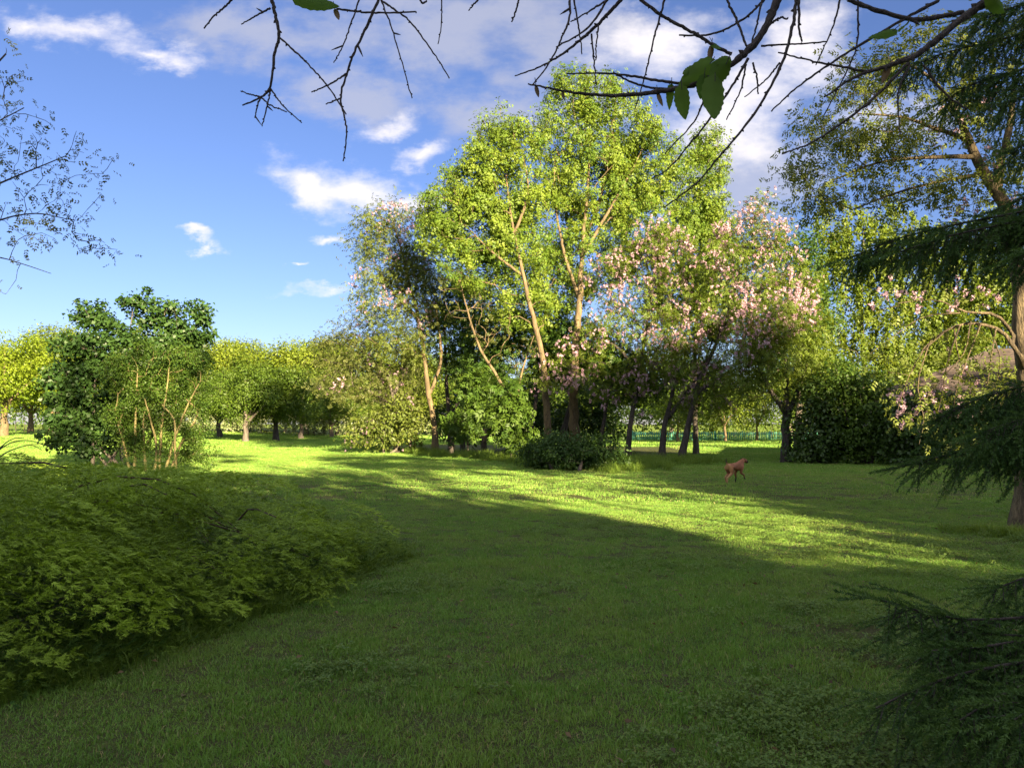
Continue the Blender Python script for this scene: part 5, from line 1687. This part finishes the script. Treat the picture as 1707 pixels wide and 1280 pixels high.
    for bp, tp, w, Y in [((1183, 107), (1131, 143), 34, 2.38), ((1137, 150), (1143, 200), 27, 2.36), ((1192, 136), (1191, 199), 40, 2.33), ((1174, 130), (1168, 166), 20, 2.36), ((1119, 147), (1116, 184), 14, 2.4),
                         ((1210, 108), (1184, 140), 34, 2.35), ((1158, 112), (1138, 124), 16, 2.4), ((1214, 97), (1196, 108), 20, 2.37), ((1188, 72), (1202, 82), 12, 2.4), ((1488, 52), (1447, 63), 18, 2.3), ((1512, 42), (1500, 54), 18, 2.3),
                         ((1652, -12), (1676, 22), 34, 2.25), ((498, -2), (566, 11), 26, 2.45)]:
        leaf(bp, tp, w, Y, M_mulb, dY=r.uniform(-.06, .06))
    for bp, tp, w, Y in [((1098, 158), (1105, 178), 8, 2.4), ((894, 146), (898, 163), 7, 2.4), ((559, 18), (565, 34), 9, 2.45), ((938, 154), (940, 166), 6, 2.4), ((1482, 112), (1470, 140), 12, 2.3), ((1186, 80), (1182, 105), 10, 2.4)]:
        l = leaf(bp, tp, w, Y, M_deadleaf)
        l['label'] = 'withered brown leaf'


mulberry()


# ------------------------------------------------------------------ the dog
def dog():
    g = G(1224, 806)
    s = float(0.56)
    root = thing('dog', 'fawn dog with dark muzzle and raised dark tail trotting across the shaded lawn', 'dog', (g[0], g[1], float(gz(g[0], g[1]))), R(38))
    J = []   # name, position (x forward, y left, z up), radius, parent
    def j(n, p, r_, pa): J.append((n, p, r_, pa))
    j('pelvis', (-.22, 0, .50), (.095, .10), None)
    j('loin', (-.05, 0, .50), (.085, .10), 'pelvis'); j('chest', (.14, 0, .47), (.105, .135), 'loin'); j('shoulder', (.27, 0, .51), (.09, .115), 'chest')
    j('neck', (.36, 0, .60), (.076, .09), 'shoulder'); j('poll', (.43, -.01, .66), (.07, .074), 'neck'); j('brow', (.49, -.02, .65), (.066, .066), 'poll'); j('muzzle', (.575, -.03, .60), (.045, .046), 'brow'); j('nose', (.61, -.03, .59), (.034, .034), 'muzzle')
    j('tail1', (-.31, 0, .56), (.026, .026), 'pelvis'); j('tail2', (-.35, .01, .64), (.018, .018), 'tail1'); j('tail3', (-.345, .01, .73), (.01, .01), 'tail2')
    for sd, nm, kx, hx, px in ((.085, 'left', -.10, -.30, -.24), (-.085, 'right', -.20, -.43, -.44)):
        j('hip' + nm, (-.23, sd, .44), (.075, .085), 'pelvis'); j('knee' + nm, (kx - .02, sd, .30), (.048, .05), 'hip' + nm); j('hock' + nm, (hx, sd, .19), (.026, .026), 'knee' + nm)
        j('heel' + nm, (px - .01, sd, .05), (.021, .021), 'hock' + nm); j('paw' + nm, (px + .05, sd, .02), (.022, .018), 'heel' + nm)
    for sd, nm, ex, wx, wz, px, pz in ((.075, 'fl', .15, .19, .17, .16, .02), (-.075, 'fr', .21, .36, .24, .38, .12)):
        j('blade' + nm, (.25, sd, .42), (.055, .065), 'shoulder'); j('elbow' + nm, (ex, sd, .30), (.036, .038), 'blade' + nm); j('wrist' + nm, (wx, sd, wz), (.024, .024), 'elbow' + nm)
        j('fpaw' + nm, (px, sd, pz + .02), (.021, .02), 'wrist' + nm); j('ftoe' + nm, (px + .05, sd, pz), (.022, .017), 'fpaw' + nm)
    idx = {n: i for i, (n, *_q) in enumerate(J)}
    me = bpy.data.meshes.new('body')
    k = s / .60
    me.from_pydata([tuple(np.array(p) * k) for _, p, _, _ in J], [(idx[pa], idx[n]) for n, _, _, pa in J if pa], [])
    o = obj('body', me, root)
    sk = o.modifiers.new('skin', 'SKIN')
    sk.use_smooth_shade = True
    if not me.skin_vertices:
        import bmesh
        bm = bmesh.new(); bm.from_mesh(me); bm.verts.layers.skin.verify(); bm.to_mesh(me); bm.free()
    for i, (n, p, rr, pa) in enumerate(J):
        sv = me.skin_vertices[0].data[i]
        sv.radius = (rr[0] * k, rr[1] * k); sv.use_root = (i == 0)
    o.modifiers.new('smooth', 'SUBSURF').levels = 2
    o.modifiers['smooth'].render_levels = 2
    m = bpy.data.materials.new('dog_coat'); m.use_nodes = True
    n = NT(m.node_tree); pr = m.node_tree.nodes['Principled BSDF']
    tc = n.node('ShaderNodeTexCoord').outputs['Object']
    sep = n.node('ShaderNodeSeparateXYZ'); n.l.new(tc, sep.inputs[0])
    x, y, z = sep.outputs
    coat = n.mix(n.smooth(n.noise(tc, 9, 4), .35, .65), (0.21, 0.075, 0.03), (0.33, 0.13, 0.05))
    coat = n.mix(n.smooth(x, -.16, -.34), coat, (0.36, 0.2, 0.08))
    dark = n.math('MAXIMUM', n.smooth(x, .455, .50), n.math('MULTIPLY', n.smooth(z, .54, .60), n.smooth(x, -.25, -.29)))
    dark = n.math('MAXIMUM', dark, n.math('MULTIPLY', n.smooth(z, .22, .12), n.smooth(x, -.05, .05)))
    n.l.new(n.mix(dark, coat, (0.015, 0.012, 0.011)), pr.inputs['Base Color'])
    pr.inputs['Roughness'].default_value = .75
    me.materials.append(m)
    me_dark = plain_mat('dog_dark', (0.012, .01, .009), (0.03, .022, .018), 20)
    for sd in (1, -1):
        v = np.array([[.42, sd * .045, .715], [.455, sd * .062, .70], [.41, sd * .07, .70], [.44, sd * .085, .635], [.425, sd * .065, .63]]) * k
        obj('ear', mesh_from('ear', v, np.array([[0, 1, 3], [0, 3, 2], [2, 3, 4], [1, 3, 4], [0, 1, 2]]), me_dark), root)
        e = Tubes(); c = np.array([.525, -.02 + sd * .036, .665]) * k
        e.add([c - [.006, 0, 0], c, c + [.006, 0, 0]], [.003, .008, .003], 6)
        obj('eye', e.mesh('eye', me_dark), root)


dog()

# ------------------------------------------------------------------ trees behind the camera whose shade lies over the lawn
U = np.array([-SUN_AZ[0], -SUN_AZ[1]]); V2 = np.array([-U[1] * -1, U[0] * -1])
V2 = np.array([U[1], -U[0]])                              # to the right when looking away from the sun


def uv(u, v):
    p = u * U + v * V2
    return p


SH = 'tall leafy trees behind the photographer'
TAN = math.tan(SUN_EL)


def shade_wanted(v, ug):
    """how closed the crowns are shaped, by the ground spot wanting shade or sun"""
    m = np.zeros(np.shape(v))
    w = v + .5 * np.sin(ug * .5)
    m = np.where((v > -13) & (w < 6.5), np.where(ug < 19.5, 1.0, np.where(ug < 34, np.where(v < .3, .88, np.where(ug < 24, .6, .3)), 0)), m)
    m = np.where((v > -2.5) & (v < 5) & (ug >= 33) & (ug < 46), .35, m)
    m = np.where((w >= 6.5) & (v < 19), np.where(ug < np.maximum(4.8, 3.4 + 2.3 * (w - 8.7)), 1.0, np.where((v > 8.6) & (v < 13.5) & (ug > 24) & (ug < 36), .6, 0)), m)
    m = np.where((v >= 8.3) & (v < 19) & (ug > 36), 0, m)
    m = np.where((v >= 17.5) & (v < 24.5), np.where(ug < 43, 1.0, 0), m)
    m = np.where((v > -3.5) & (v < 2.2) & (ug > 18.6) & (ug < 22.5), .2, m)
    m = np.where((v > 3.9) & (v < 6.0) & (ug > 14.5) & (ug < 18.5), .3, m)
    for v0, a0, a1, k in ((7.3, 12, 27, .75), (10.4, 22, 41, .55), (13.1, 30, 45, .5), (4.9, 30, 50, .5)):
        m = np.where((np.abs(v - v0) < .42) & (ug > a0) & (ug < a1), np.maximum(m, k), m)
    m = np.where((v >= 12.2) & (v < 15.6) & (ug > 22.5) & (ug < 29), .8, m)
    m = np.where((v >= 24.5) & (v < 42), np.where(ug < 28, 1.0, np.where(ug < 33, .5, 0)), m)
    return m


def shade_trees():
    r = np.random.default_rng(400)
    stems = [(-11, -22.5), (-6.5, -22), (-2, -23), (2.2, -22), (6.2, -22.5), (11, -22), (15.5, -22.5), (20, -22), (25, -22.5), (31, -22), (37.5, -22.5)]
    sp = .52
    v, h = [c.ravel() for c in np.meshgrid(np.arange(-13, 42, sp), np.arange(.2, 20.5, sp))]
    n = len(v)
    v = v + r.uniform(-.2, .2, n); h = h + r.uniform(-.2, .2, n)
    u = -22 + r.uniform(-1.6, 1.6, n)
    m = shade_wanted(v, h / TAN + u)
    tau = -np.log(1 - np.minimum(m, .99))
    keep = r.random(n) < tau / 2.9
    more = keep & (m > .95) & (h / TAN + u < 17) & (v < 7)         # a second layer added to stop sun leaking onto the near lawn
    u, v, h = [np.concatenate([q[keep], q[more] + r.uniform(-.25, .25, more.sum())]) for q in (u, v, h)]
    near = np.abs(v[:, None] - np.array([a for a, _ in stems])[None]).argmin(1)
    for k, (sv, su) in enumerate(stems):
        s_ = near == k
        p = uv(su, sv)
        b = np.array([p[0], p[1], 0.0])
        q = np.stack([u[s_][:, None] * U[None], v[s_][:, None] * V2[None]]).sum(0)
        T = np.column_stack([q, h[s_]])
        top = h[s_].max() * .85
        make_tree('shade_tree', 'tall leafy tree standing behind the photographer and shading the near lawn', 'tree', b,
                  [(np.array([b, b + [.1, 0, top * .5], b + [0, .1, top]]), (.26, .05))], [(T.mean(0), np.array([2., 2., 3.]))], 410 + k, targets=T,
                  per=26, crad=(.62, .62, .58), size=.58, tpl=LEAF_R, leaf=M_shade, bark=B_grey, group=SH)

    # a slender young trunk throws the thin streak across the lawn
    p = uv(-12, 8.87)
    b = np.array([p[0], p[1], 0.0])
    L = [(np.array([*uv(-12, 8.5), 9.6]), np.array([.7, .7, .8]))]
    make_tree('shade_tree', 'slender young tree behind the photographer, throwing one thin streak of shade', 'tree', b, [(np.array([b, b + [.03, 0, 4], b + [0, .04, 8.9]]), (.10, .06))], L, 440,
              clumps=14, per=20, crad=(.4, .4, .4), size=.3, leaf=M_shade, bark=B_grey, group=SH)


shade_trees()
